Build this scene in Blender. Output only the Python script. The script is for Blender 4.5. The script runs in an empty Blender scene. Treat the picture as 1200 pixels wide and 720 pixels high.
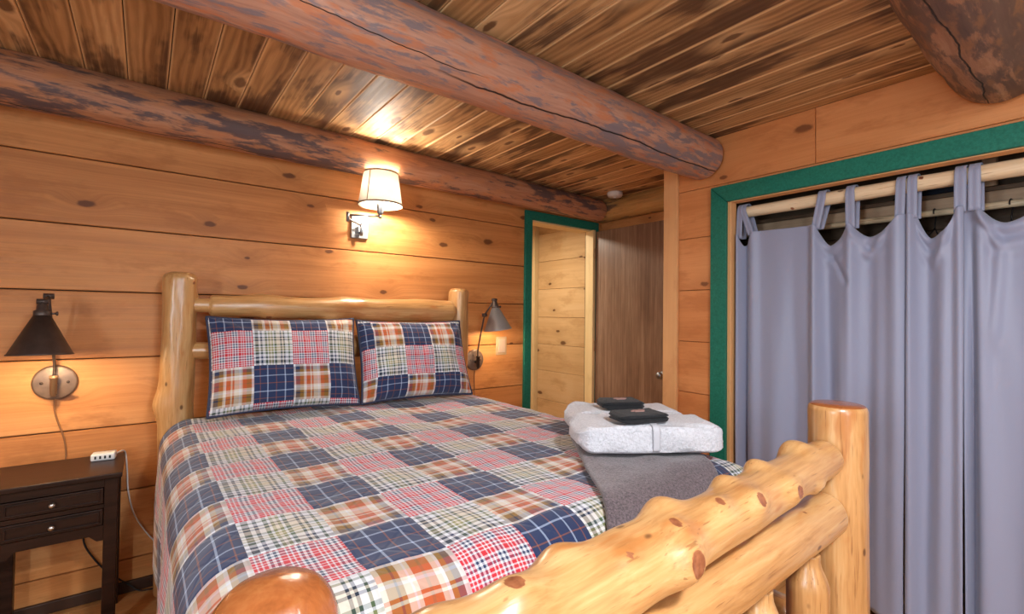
import bpy, bmesh, math, random
from mathutils import Vector, Matrix, noise
random.seed(7)
sc = bpy.context.scene
COL = sc.collection
PI = math.pi
D = 2.85      # headboard wall plane (y)
W = 2.47      # closet wall plane (x)
CEIL = 2.30
sstep = lambda a, b, x: (lambda t: t*t*(3-2*t))(min(1, max(0, (x-a)/(b-a))))

# ------------------------------------------------------------------ material helpers
class G:
    def __init__(s, name, rough=.6, spec=.5):
        s.m = bpy.data.materials.new(name); s.m.use_nodes = True
        s.nt = s.m.node_tree; s.b = s.nt.nodes['Principled BSDF']
        s.out = s.nt.nodes['Material Output']
        s.b.inputs['Roughness'].default_value = rough
        s.b.inputs['Specular IOR Level'].default_value = spec
    def n(s, t, **kw):
        x = s.nt.nodes.new(t)
        for k, v in kw.items(): setattr(x, k, v)
        return x
    def put(s, sock, v):
        if isinstance(v, bpy.types.NodeSocket): s.nt.links.new(v, sock)
        elif v is not None:
            if isinstance(v, (tuple, list)) and len(v) == 3 and sock.type == 'RGBA': v = (*v, 1)
            sock.default_value = v
    def mth(s, op, a, b=None, c=None, clamp=False):
        x = s.n('ShaderNodeMath', operation=op, use_clamp=clamp)
        s.put(x.inputs[0], a); s.put(x.inputs[1], b)
        if c is not None: s.put(x.inputs[2], c)
        return x.outputs[0]
    def mul(s, a, b): return s.mth('MULTIPLY', a, b)
    def add(s, a, b): return s.mth('ADD', a, b)
    def sub(s, a, b): return s.mth('SUBTRACT', a, b)
    def ss(s, x, a, b, lo=0., hi=1.):
        r = s.n('ShaderNodeMapRange', interpolation_type='SMOOTHSTEP')
        s.put(r.inputs['Value'], x); s.put(r.inputs['From Min'], a); s.put(r.inputs['From Max'], b)
        s.put(r.inputs['To Min'], lo); s.put(r.inputs['To Max'], hi)
        return r.outputs[0]
    def attr(s, name):
        return s.n('ShaderNodeAttribute', attribute_name=name)
    def sep(s, v):
        x = s.n('ShaderNodeSeparateXYZ'); s.put(x.inputs[0], v); return x.outputs
    def xyz(s, a, b, c):
        x = s.n('ShaderNodeCombineXYZ'); s.put(x.inputs[0], a); s.put(x.inputs[1], b); s.put(x.inputs[2], c); return x.outputs[0]
    def noise(s, v, scale=1., detail=3., rough=.5, dist=0.):
        x = s.n('ShaderNodeTexNoise'); s.put(x.inputs['Vector'], v); s.put(x.inputs['Scale'], scale)
        s.put(x.inputs['Detail'], detail); s.put(x.inputs['Roughness'], rough); s.put(x.inputs['Distortion'], dist)
        return x.outputs[0]
    def voro(s, v, scale=1., rnd=1., dim='3D'):
        x = s.n('ShaderNodeTexVoronoi', voronoi_dimensions=dim); s.put(x.inputs['Vector'], v); s.put(x.inputs['Scale'], scale)
        s.put(x.inputs['Randomness'], rnd)
        return x.outputs['Distance'], x.outputs['Color']
    def mix(s, f, a, b, mode='MIX'):
        x = s.n('ShaderNodeMix', data_type='RGBA', blend_type=mode)
        s.put(x.inputs[0], f); s.put(x.inputs[6], a); s.put(x.inputs[7], b); return x.outputs[2]
    def ramp(s, f, stops, interp='LINEAR'):
        x = s.n('ShaderNodeValToRGB'); cr = x.color_ramp; cr.interpolation = interp
        while len(cr.elements) > 1: cr.elements.remove(cr.elements[-1])
        cr.elements[0].position = stops[0][0]; cr.elements[0].color = (*stops[0][1], 1)
        for p, c in stops[1:]:
            e = cr.elements.new(p); e.color = (*c, 1)
        s.put(x.inputs[0], f); return x.outputs[0]
    def bump(s, h, dist=.002, strength=1.):
        x = s.n('ShaderNodeBump'); s.put(x.inputs['Height'], h); x.inputs['Distance'].default_value = dist
        x.inputs['Strength'].default_value = strength
        s.nt.links.new(x.outputs[0], s.b.inputs['Normal'])
    def color(s, c): s.put(s.b.inputs['Base Color'], c)
    def rough(s, c): s.put(s.b.inputs['Roughness'], c)

def plain(name, col, rough=.5, metal=0., spec=.5, bumpy=0., scale=200., var=.0):
    g = G(name, rough, spec); g.b.inputs['Metallic'].default_value = metal
    tc = g.n('ShaderNodeTexCoord').outputs['Object']
    if var:
        n = g.noise(tc, scale*.15, 4)
        lo = tuple(c*(1-var) for c in col); hi = tuple(min(1, c*(1+var)) for c in col)
        g.color(g.ramp(n, [(.3, lo), (.7, hi)]))
    else: g.color(col)
    if bumpy: g.bump(g.noise(tc, scale, 3), bumpy)
    return g.m

def board_mat(name, cols, fine=90., broad=16., figure=0., ku=2.2, kv=4.5, kcut=.55, ksize=.10, knotcol=(.10, .035, .012),
              contrast=1., burn=0., burncol=(.03, .012, .006), rough=.55, spread=.25, bmp=.0006):
    """Sawn boards: bco = (along, across, number of the board)."""
    g = G(name, rough, .35)
    u, v, r = g.sep(g.attr('bco').outputs['Vector'])
    us = g.add(u, g.mul(r, 13.7)); vs = g.add(v, g.mul(r, 5.3))
    kd, kc = g.voro(g.xyz(g.mul(us, ku), g.mul(vs, kv), 0.), 1., .9, '2D')
    on = g.mth('GREATER_THAN', g.sep(kc)[0], kcut)
    size = g.mul(g.add(.5, g.sep(kc)[1]), ksize)
    wob = g.noise(g.xyz(g.mul(us, 30), g.mul(vs, 40), 0.), 1., 2)
    kd2 = g.add(kd, g.mul(g.sub(wob, .5), ksize*.8))
    knot = g.mul(g.ss(kd2, g.mul(size, .55), size, 1., 0.), on)
    halo = g.mul(g.ss(kd, 0., .34, 1., 0.), on)
    warp = g.add(g.mul(halo, .045), g.mul(g.noise(g.xyz(g.mul(us, .9), g.mul(vs, 3.), r), 1., 2), .05))
    w = g.add(vs, warp)
    nb = g.noise(g.xyz(g.mul(us, .55), g.mul(w, broad), g.mul(r, 9.)), 1., 4, .6)
    nf = g.noise(g.xyz(g.mul(us, 1.6), g.mul(w, fine), g.mul(r, 4.)), 1., 4, .65)
    f = g.add(g.mul(nb, .62), g.mul(nf, .38))
    if figure:
        ph = g.add(g.mul(w, 210.), g.mul(g.noise(g.xyz(g.mul(us, 1.3), g.mul(vs, 8.), r), 1., 3), 26.))
        sn = g.add(.5, g.mul(g.mth('SINE', ph), .5))
        f = g.add(g.mul(f, 1-figure), g.mul(g.mul(sn, g.add(.45, g.mul(nf, .55))), figure))
    f = g.add(.5, g.mul(g.sub(f, .5), contrast))
    rr = g.mth('FRACT', g.mul(g.mth('SINE', g.mul(r, 12.9898)), 43758.5))
    f = g.add(f, g.mul(g.sub(rr, .5), spread))
    c = g.ramp(f, [(.22, cols[0]), (.5, cols[1]), (.78, cols[2])])
    if burn:
        bn = g.noise(g.xyz(g.mul(us, 1.7), g.mul(vs, 5.), g.mul(r, 6.)), 1., 4, .6)
        bm = g.ss(g.add(bn, g.mul(g.sub(nf, .5), .32)), .46, .60)
        bm = g.mul(bm, g.mth('SUBTRACT', 1., g.mul(g.attr('edge').outputs['Fac'], .9)))
        bm = g.mul(bm, g.mth('SUBTRACT', 1., g.mul(halo, .85)))
        c = g.mix(g.mul(bm, burn), c, burncol)
        eg = g.attr('edge').outputs['Fac']
        c = g.mix(g.mul(g.mul(eg, eg), .7), c, cols[2])
        c = g.mix(g.mul(halo, .6), c, cols[2])
    if not burn:
        mo = g.noise(g.xyz(g.mul(us, 3.5), g.mul(vs, 9.), g.mul(r, 2.)), 1., 4, .65)
        c = g.mix(g.ss(mo, .50, .68, 0., .6), c, cols[0])
        c = g.mix(g.mul(halo, .38), c, tuple(x*.8 for x in cols[0]))
    c = g.mix(g.mul(knot, .85), c, knotcol)
    g.color(c)
    g.bump(g.add(nf, g.mul(g.noise(g.xyz(g.mul(us, 6), g.mul(w, 260), r), 1., 2), .5)), bmp)
    g.rough(g.ss(nf, .3, .7, rough-.08, rough+.1))
    return g.m

def log_mat(name, cols, blotch=None, blotch2=None, blotch_amt=0., crack=None, rough=.45, specks=True, stain=None, coat=0., bmp=.0012, bs=1., bth=.50):
    """Round logs: bco = (along, cross-section y, cross-section z) in the log's own frame; knot = cut branch faces."""
    g = G(name, rough, .45)
    u, y, z = g.sep(g.attr('bco').outputs['Vector'])
    oi = g.n('ShaderNodeObjectInfo').outputs['Random']
    uo = g.add(u, g.mul(oi, 17.))
    warp = g.mul(g.sub(g.noise(g.xyz(g.mul(uo, 3.), g.mul(y, 9.), g.mul(z, 9.)), 1., 2), .5), .04)
    yw, zw = g.add(y, warp), g.sub(z, warp)
    nb = g.noise(g.xyz(g.mul(uo, 1.2), g.mul(yw, 22.), g.mul(zw, 22.)), 1., 4, .6)
    nf = g.noise(g.xyz(g.mul(uo, 5.), g.mul(yw, 130.), g.mul(zw, 130.)), 1., 3, .6)
    f = g.add(g.mul(nb, .65), g.mul(nf, .35))
    c = g.ramp(f, [(.28, cols[0]), (.5, cols[1]), (.72, cols[2])])
    if stain:
        sn = g.noise(g.xyz(g.mul(uo, 4.), g.mul(y, 14.), g.mul(z, 14.)), 1., 3, .6)
        c = g.mix(g.ss(sn, .54, .68, 0., .8), c, stain)
    if blotch:
        b1 = g.noise(g.xyz(g.mul(uo, 5.*bs), g.mul(yw, 24.*bs), g.mul(zw, 24.*bs)), 1., 5, .66)
        big = g.noise(g.xyz(g.mul(uo, 1.1), g.mul(y, 5.), g.mul(z, 5.)), 1., 2)
        m = g.ss(g.add(b1, g.mul(g.sub(big, .5), .7/bs)), bth, bth+.12)
        c = g.mix(g.mul(m, blotch_amt), c, blotch)
        b2 = g.noise(g.xyz(g.mul(uo, 4.), g.mul(yw, 15.), g.mul(zw, 15.)), 1.7, 4, .6)
        c = g.mix(g.ss(b2, .52, .66, 0., .75), c, blotch2)
    if specks:
        kd, kc = g.voro(g.xyz(g.mul(uo, 9.), g.mul(y, 16.), g.mul(z, 16.)), 1.)
        sp = g.mul(g.ss(kd, .07, .14, 1., 0.), g.mth('GREATER_THAN', g.sep(kc)[0], .72))
        c = g.mix(g.mul(sp, .8), c, (.07, .025, .01))
        dn = g.noise(g.xyz(g.mul(uo, 9.), g.mul(y, 170.), g.mul(z, 170.)), 1., 3)
        c = g.mix(g.ss(dn, .62, .72, 0., .6), c, (.20, .075, .022))
    h = g.add(g.mul(nb, .7), g.mul(nf, .5))
    if crack is not None:
        for a0, wd, u0, u1 in crack:
            ang = g.mth('ARCTAN2', z, y)
            wl = g.mul(g.sub(g.noise(g.xyz(g.mul(u, 2.2), 0., a0), 1., 4, .6), .5), .55)
            d = g.mth('ABSOLUTE', g.sub(g.add(ang, wl), a0))
            lim = g.mul(g.ss(u, u0, u0+.25), g.ss(u, u1-.2, u1, 1., 0.))
            ck = g.mul(g.ss(d, wd*.4, wd, 1., 0.), lim)
            c = g.mix(g.mul(ck, .93), c, (.012, .006, .004))
            h = g.sub(h, g.mul(ck, 3.))
    kn = g.attr('knot').outputs['Fac']
    kr = g.noise(g.xyz(g.mul(uo, 60.), g.mul(y, 60.), g.mul(z, 60.)), 1., 3)
    kcol = g.ramp(kr, [(.3, (.16, .045, .018)), (.7, (.36, .13, .055))])
    c = g.mix(g.ss(kn, .35, .6), c, kcol)
    g.color(c)
    g.bump(h, bmp)
    if coat:
        g.b.inputs['Coat Weight'].default_value = coat
        g.b.inputs['Coat Roughness'].default_value = .22
    return g.m

M = {}
M['wall'] = board_mat('honey pine wall boards', [(.40, .140, .036), (.63, .262, .080), (.76, .385, .145)], broad=10, fine=120, kcut=.58, ksize=.075, contrast=1.1, spread=.22, rough=.5, knotcol=(.10, .03, .01))
M['wallr'] = board_mat('red pine wall boards', [(.47, .155, .045), (.62, .235, .075), (.74, .33, .125)], broad=10, fine=120, kcut=.55, ksize=.075, contrast=1., spread=.14, rough=.5, knotcol=(.16, .05, .016))
M['hall'] = board_mat('pale pine hall boards', [(.46, .27, .11), (.62, .40, .185), (.72, .52, .28)], broad=11, fine=110, kcut=.5, ksize=.08, contrast=.8, spread=.15, rough=.5)
M['ceil'] = board_mat('scorched pine ceiling boards', [(.24, .115, .04), (.50, .275, .11), (.74, .48, .235)], broad=14, fine=100, figure=.18, ku=2.0, kv=5., kcut=.45, ksize=.10, contrast=1.2, burn=.82, burncol=(.06, .024, .012), rough=.58, spread=.38, knotcol=(.12, .045, .016))
M['floor'] = board_mat('varnished pine floor', [(.40, .16, .05), (.58, .27, .09), (.68, .36, .14)], rough=.35, kcut=.7)
M['beam'] = log_mat('weathered log beam', [(.26, .105, .052), (.45, .20, .10), (.56, .30, .17)], blotch=(.06, .05, .062), blotch2=(.52, .215, .085), blotch_amt=.85, rough=.55, specks=False,
                    crack=[(-1.75, .035, -9, 9.)], bmp=.002)
M['beam2'] = log_mat('weathered log beam cracked', [(.30, .135, .09), (.50, .245, .155), (.62, .36, .25)], blotch=(.20, .165, .18), blotch2=(.58, .19, .07), blotch_amt=.85, bs=1.7, bth=.47, rough=.5, specks=False,
                    crack=[(-2.25, .032, 2.0, 4.6), (-2.55, .014, .2, 2.3)], bmp=.002)
M['beam3'] = log_mat('weathered brown log beam', [(.20, .09, .045), (.36, .18, .095), (.46, .27, .155)], blotch=(.05, .038, .038), blotch2=(.30, .14, .06), blotch_amt=.7, rough=.6, specks=False,
                    crack=[(-1.3, .02, -9, 9.)], bmp=.002)
M['beamgold'] = log_mat('golden weathered log', [(.26, .12, .035), (.50, .27, .085), (.62, .38, .15)], blotch=(.07, .045, .04), blotch2=(.55, .27, .08), blotch_amt=.8, rough=.55, specks=False, bmp=.002)
M['log'] = log_mat('peeled pine log', [(.31, .13, .036), (.53, .275, .10), (.65, .41, .185)], stain=(.42, .155, .04), rough=.32, coat=.35)
M['logend'] = log_mat('oiled end grain', [(.20, .055, .014), (.32, .095, .025), (.40, .145, .042)], rough=.25, specks=False, coat=.5)
M['rod'] = log_mat('peeled sapling pole', [(.60, .40, .22), (.76, .57, .36), (.82, .67, .46)], rough=.5)
M['trimwood'] = board_mat('plain pine trim', [(.62, .30, .12), (.72, .38, .16), (.80, .48, .22)], kcut=1.1, contrast=.7, spread=.08)
M['paletrim'] = board_mat('pale pine jamb', [(.60, .42, .19), (.72, .53, .26), (.80, .62, .34)], kcut=1.1, contrast=.7, spread=.08)
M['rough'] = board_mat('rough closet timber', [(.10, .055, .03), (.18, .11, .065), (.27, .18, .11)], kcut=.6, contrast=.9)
M['cleat'] = board_mat('old closet cleat', [(.36, .21, .12), (.52, .34, .21), (.64, .46, .31)], kcut=.6)
M['dark'] = plain('dark backing', (.02, .011, .007), .9)
M['baseboard'] = plain('dark brown baseboard', (.05, .02, .01), .5, var=.2)
M['plaster'] = plain('cream plaster', (.62, .56, .48), .8)

g = G('green trim paint', .55, .3)
tc = g.n('ShaderNodeTexCoord').outputs['Object']
g.color(g.ramp(g.noise(tc, 90, 4, .7), [(.3, (.006, .115, .072)), (.7, (.014, .185, .125))])); g.bump(g.noise(tc, 150, 3), .0006)
M['green'] = g.m

g = G('dark stained door veneer', .38, .4)
u, v, z = g.sep(g.attr('bco').outputs['Vector'])
n1 = g.noise(g.xyz(g.mul(u, .9), g.mul(v, 38.), 0.), 1., 6, .72, .6); n2 = g.noise(g.xyz(g.mul(u, 2.), g.mul(v, 4.), 0.), 1., 3)
n3 = g.noise(g.xyz(g.mul(u, 6.), g.mul(v, 160.), 0.), 1., 3)
g.color(g.ramp(g.add(g.add(g.mul(n1, .5), g.mul(n2, .25)), g.mul(n3, .25)), [(.34, (.10, .052, .030)), (.5, (.22, .125, .075)), (.66, (.36, .235, .155))]))
M['door'] = g.m

def quilt_mat(name, sheen=.25):
    g = G(name, .85, .15)
    g.b.inputs['Sheen Weight'].default_value = sheen
    u, v, _ = g.sep(g.attr('quv').outputs['Vector'])
    U = g.mth('DIVIDE', u, .173); V = g.mth('DIVIDE', v, .18)
    i = g.mth('FLOOR', U); j = g.mth('FLOOR', V); fu = g.mth('FRACT', U); fv = g.mth('FRACT', V)
    fu = g.sub(U, i); fv = g.sub(V, j)
    odd = g.mth('FLOORED_MODULO', i, 2.)
    half = g.mth('FLOOR', g.mul(g.add(i, 1.), .5))
    half_e = g.mth('FLOOR', g.mul(i, .5))
    hh = g.add(g.mul(odd, half), g.mul(g.sub(1., odd), half_e))
    par = g.mth('FLOORED_MODULO', g.add(j, hh), 2.)
    NV, LB, RU = (.026, .042, .108), (.46, .56, .74), (.32, .11, .05)
    def lines(base, ls):
        st = [(0., base)]
        for p, w, c in ls: st += [(p, c), (p+w, base)]
        return st
    navy = g.mix(.5, g.ramp(fu, lines(NV, [(.10, .02, RU), (.28, .03, LB), (.50, .022, RU), (.70, .03, LB), (.88, .02, RU)]), 'CONSTANT'),
                 g.ramp(fv, lines(NV, [(.14, .02, RU), (.32, .03, LB), (.54, .022, RU), (.76, .03, LB)]), 'CONSTANT'))
    RD, WH, CR = (.60, .033, .048), (.73, .75, .80), (.70, .635, .53)
    rst = [(0., RD), (.10, WH), (.16, RD), (.26, WH), (.32, RD), (.44, WH), (.52, NV), (.62, WH), (.72, NV), (.82, WH), (.90, RD)]
    red = g.mix(.5, g.ramp(g.mth('FRACT', g.mul(fu, 3.)), rst, 'CONSTANT'), g.ramp(g.mth('FRACT', g.mul(fv, 3.)), rst, 'CONSTANT'))
    GR, OL, DK = (.075, .12, .06), (.28, .28, .10), (.02, .03, .05)
    gst = [(0., WH), (.05, DK), (.13, WH), (.18, NV), (.23, WH), (.30, GR), (.35, WH), (.38, OL), (.42, CR), (.46, OL), (.50, WH), (.53, GR), (.58, CR), (.68, DK), (.72, CR), (.76, DK), (.80, WH), (.88, GR), (.92, WH)]
    green = g.mix(.5, g.ramp(fu, gst, 'CONSTANT'), g.ramp(fv, gst, 'CONSTANT'))
    OR, BR = (.52, .11, .035), (.26, .14, .03)
    mst = [(0., CR), (.06, BR), (.17, DK), (.20, BR), (.26, CR), (.34, WH), (.37, CR), (.42, OR), (.52, RU), (.56, OR), (.66, CR), (.73, WH), (.77, BR), (.84, NV), (.93, WH)]
    msv = [(0., WH), (.05, NV), (.16, BR), (.26, CR), (.30, WH), (.33, OR), (.44, CR), (.48, OR), (.52, CR), (.64, WH), (.68, CR), (.72, OR), (.82, BR), (.94, WH)]
    madras = g.mix(.5, g.ramp(fu, mst, 'CONSTANT'), g.ramp(fv, msv, 'CONSTANT'))
    A = g.mix(par, navy, madras); B = g.mix(par, red, green)
    c = g.mix(odd, A, B)
    tw = g.noise(g.xyz(g.mul(u, 1400.), g.mul(v, 1400.), 0.), 1., 1)
    c = g.mix(.25, c, g.mix(1., c, g.ramp(tw, [(.3, (.6, .6, .6)), (.7, (1., 1., 1.))]), 'MULTIPLY'))
    eu = g.mth('ABSOLUTE', g.sub(fu, .5)); ev = g.mth('ABSOLUTE', g.sub(fv, .5))
    seam = g.ss(g.mth('MAXIMUM', eu, ev), .455, .5)
    diag = g.mth('ABSOLUTE', g.mth('SINE', g.mul(g.add(u, v), 26.))); diag2 = g.mth('ABSOLUTE', g.mth('SINE', g.mul(g.sub(u, v), 26.)))
    q = g.mth('MINIMUM', g.ss(diag, 0., .3), g.ss(diag2, 0., .3))
    g.color(c); g.bump(g.add(g.mul(q, .5), g.mul(seam, -.8)), .002)
    return g.m
M['quilt'] = quilt_mat('patchwork plaid cotton')
M['navycord'] = plain('navy piping', (.03, .035, .07), .8)

def cloth(name, col, rough, bump, scale, sheen=0., var=.06, aniso=None):
    g = G(name, rough, .3); g.b.inputs['Sheen Weight'].default_value = sheen
    tc = g.n('ShaderNodeTexCoord').outputs['Object']
    nn = g.noise(tc, scale, 3, .7)
    g.color(g.ramp(nn, [(.3, tuple(c*(1-var) for c in col)), (.7, tuple(c*(1+var) for c in col))]))
    g.bump(nn, bump); return g.m
M['towel'] = cloth('white terry', (.66, .66, .70), .95, .007, 120, .3, .16)
M['towelband'] = cloth('white woven towel band', (.58, .58, .62), .7, .001, 400, .1)
M['blackcloth'] = cloth('black terry', (.016, .016, .018), .9, .003, 220, .1, .3)
M['emblem'] = plain('dusty pink embroidery', (.35, .20, .17), .8)
M['throw'] = cloth('grey marled throw', (.135, .105, .115), .95, .003, 150, .35, .65)
M['curtain'] = cloth('blue grey satin curtain', (.275, .290, .395), .40, .0002, 900, .25, .03)
M['mattress'] = cloth('white mattress ticking', (.7, .7, .68), .9, .001, 300)
g = G('espresso wood', .34, .25); tc = g.n('ShaderNodeTexCoord').outputs['Object']; o = g.sep(tc)
g.color(g.ramp(g.noise(g.xyz(g.mul(o[0], 4), g.mul(o[1], 60), g.mul(o[2], 60)), 1., 4), [(.3, (.014, .005, .003)), (.7, (.036, .014, .008))]))
M['espresso'] = g.m
M['nickel'] = plain('brushed nickel', (.62, .60, .57), .3, 1.)
M['steel'] = plain('brushed steel', (.30, .32, .34), .38, 1., var=.1, scale=300)
M['pewter'] = plain('grey metal shade', (.36, .35, .35), .42, .55)
M['bronze'] = plain('oil rubbed bronze', (.085, .060, .050), .42, .5, var=.2)
M['bronzeplate'] = plain('brown bronze plate', (.22, .15, .11), .42, .35, var=.2)
M['brass'] = plain('dull antique brass', (.42, .26, .14), .4, .5)
M['shadein'] = plain('white enamel', (.85, .82, .76), .5)
M['white'] = plain('white plastic', (.80, .80, .79), .35)
M['whitesoft'] = plain('soft white plastic', (.68, .60, .55), .5)
M['almond'] = plain('almond plastic', (.55, .38, .22), .4)
M['rocker'] = plain('ivory rocker', (.60, .45, .33), .4)
M['black'] = plain('black rubber', (.012, .011, .011), .6)
M['browncord'] = plain('brown cord', (.30, .13, .05), .6)
M['navycloth'] = cloth('dark navy cloth', (.015, .02, .035), .9, .003, 60)
M['darkwire'] = plain('dark wire', (.03, .025, .025), .4, .6)
def emis(name, col, s):
    g = G(name); g.color((.8, .8, .8)); g.put(g.b.inputs['Emission Color'], col); g.b.inputs['Emission Strength'].default_value = s; return g.m
M['bulb'] = emis('warm glowing bulb', (1., .88, .68), 12.)
M['diff'] = emis('ceiling lamp diffuser', (1., .95, .9), 5.)
g = G('linen lamp shade', .9, .1)
tr = g.n('ShaderNodeBsdfTranslucent'); df = g.n('ShaderNodeBsdfDiffuse'); mx = g.n('ShaderNodeMixShader')
tcc = g.n('ShaderNodeTexCoord').outputs['Object']
wv = g.noise(tcc, 420, 2)
cc = g.ramp(wv, [(.3, (.80, .74, .66)), (.7, (.92, .87, .80))])
g.put(tr.inputs[0], cc); g.put(df.inputs[0], cc); mx.inputs[0].default_value = .25
g.nt.links.new(df.outputs[0], mx.inputs[1]); g.nt.links.new(tr.outputs[0], mx.inputs[2]); g.nt.links.new(mx.outputs[0], g.out.inputs[0])
M['linen'] = g.m
M['shadetrim'] = plain('taupe shade trim', (.30, .23, .16), .8)
g = G('window glass'); t = g.n('ShaderNodeBsdfTransparent'); gl = g.n('ShaderNodeBsdfGlossy'); gl.inputs['Roughness'].default_value = .02
mx = g.n('ShaderNodeMixShader'); mx.inputs[0].default_value = .07
g.nt.links.new(t.outputs[0], mx.inputs[1]); g.nt.links.new(gl.outputs[0], mx.inputs[2]); g.nt.links.new(mx.outputs[0], g.out.inputs[0])
M['glass'] = g.m

# ------------------------------------------------------------------ object helpers
def new(name, me, mats, parent=None):
    o = bpy.data.objects.new(name, me); COL.objects.link(o)
    for m in (mats if isinstance(mats, (list, tuple)) else [mats]): me.materials.append(M[m] if isinstance(m, str) else m)
    if parent is not None:
        o.parent = parent; o.matrix_parent_inverse = Matrix.Translation(-parent.location) if parent.type == 'EMPTY' else Matrix.Identity(4)
    return o
def obj(name, bm, mats, parent=None, smooth=True, attrs=None, weld=False):
    if weld: bmesh.ops.remove_doubles(bm, verts=bm.verts, dist=1e-5)
    me = bpy.data.meshes.new(name); bm.to_mesh(me); bm.free()
    for p in me.polygons: p.use_smooth = smooth
    return new(name, me, mats, parent)
def thing(name, label, cat, loc=(0, 0, 0), group=None):
    o = bpy.data.objects.new(name, None); COL.objects.link(o); o.location = loc
    o.empty_display_size = .05
    return tag(o, label, cat, group)
def tag(o, label, cat, group=None, kind=None):
    o['label'] = label; o['category'] = cat
    if group: o['group'] = group
    if kind: o['kind'] = kind
    return o
def struct(o, label=None, cat=None):
    o['kind'] = 'structure'
    if label: o['label'] = label; o['category'] = cat
    return o
def bx(bm, c0, c1, bev=0., seg=2, mi=0):
    c0, c1 = Vector(c0), Vector(c1)
    r = bmesh.ops.create_cube(bm, size=1.); vs = r['verts']
    for v in vs: v.co = Vector([(c0[k]+c1[k])/2 + v.co[k]*abs(c1[k]-c0[k]) for k in range(3)])
    fs = set(f for v in vs for f in v.link_faces)
    if bev:
        es = set(e for v in vs for e in v.link_edges)
        rr = bmesh.ops.bevel(bm, geom=list(es), offset=bev, segments=seg, affect='EDGES', profile=.5)
        fs = set(rr['faces']) | set(f for f in fs if f.is_valid)
    for f in fs:
        if f.is_valid: f.material_index = mi
    return bm
def box(name, c0, c1, mat, parent=None, bev=.003, seg=2, smooth=False):
    bm = bmesh.new(); bx(bm, c0, c1, bev, seg); return obj(name, bm, mat, parent, smooth)
def frame_of(d):
    d = d.normalized(); up = Vector((0, 0, 1)) if abs(d.z) < .9 else Vector((0, 1, 0))
    y = up.cross(d).normalized() if abs(d.z) < .9 else up
    z = d.cross(y).normalized(); y = z.cross(d).normalized()
    return d, y, z
def tube(bm, pts, r, seg=10, cap=True, mi=0):
    pts = [Vector(p) for p in pts]; n = len(pts); rings = []
    rad = r if isinstance(r, (list, tuple)) else [r]*n
    prev = None
    for i, p in enumerate(pts):
        d = (pts[min(i+1, n-1)] - pts[max(i-1, 0)]).normalized()
        if prev is None: _, y, z = frame_of(d)
        else:
            y = (prev - d*prev.dot(d)).normalized(); z = d.cross(y)
        prev = y
        rings.append([bm.verts.new(p + rad[i]*(math.cos(a)*y + math.sin(a)*z)) for a in [2*PI*k/seg for k in range(seg)]])
    for a, b in zip(rings, rings[1:]):
        for k in range(seg):
            f = bm.faces.new((a[k], a[(k+1) % seg], b[(k+1) % seg], b[k])); f.material_index = mi
    if cap:
        f = bm.faces.new(rings[0][::-1]); f.material_index = mi; f = bm.faces.new(rings[-1]); f.material_index = mi
def spline(pts, n=12):
    pts = [Vector(p) for p in pts]; out = []
    for i in range(len(pts)-1):
        p0, p1, p2, p3 = pts[max(i-1, 0)], pts[i], pts[i+1], pts[min(i+2, len(pts)-1)]
        for k in range(n):
            t = k/n
            out.append(.5*((2*p1)+(-p0+p2)*t+(2*p0-5*p1+4*p2-p3)*t*t+(-p0+3*p1-3*p2+p3)*t**3))
    out.append(pts[-1]); return out
def lathe(bm, prof, origin, axis=(0, 0, 1), seg=40, mi=0, close=False):
    """prof: list of (radius, height along axis)."""
    x, y, z = frame_of(Vector(axis)); origin = Vector(origin); rings = []
    for r, h in prof:
        if r < 1e-6: rings.append([bm.verts.new(origin + x*h)])
        else: rings.append([bm.verts.new(origin + x*h + r*(math.cos(a)*y + math.sin(a)*z)) for a in [2*PI*k/seg for k in range(seg)]])
    prs = list(zip(rings, rings[1:])) + ([(rings[-1], rings[0])] if close else [])
    for a, b in prs:
        for k in range(seg):
            k2 = (k+1) % seg
            if len(a) == 1 and len(b) == 1: continue
            vs = (a[0], b[k2], b[k]) if len(a) == 1 else (a[k], a[k2], b[0]) if len(b) == 1 else (a[k], a[k2], b[k2], b[k])
            bm.faces.new(vs).material_index = mi
def setattr_pt(me, name, typ, vals):
    a = me.attributes.new(name, typ, 'POINT')
    a.data.foreach_set('vector' if typ == 'FLOAT_VECTOR' else 'value', vals)

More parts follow.
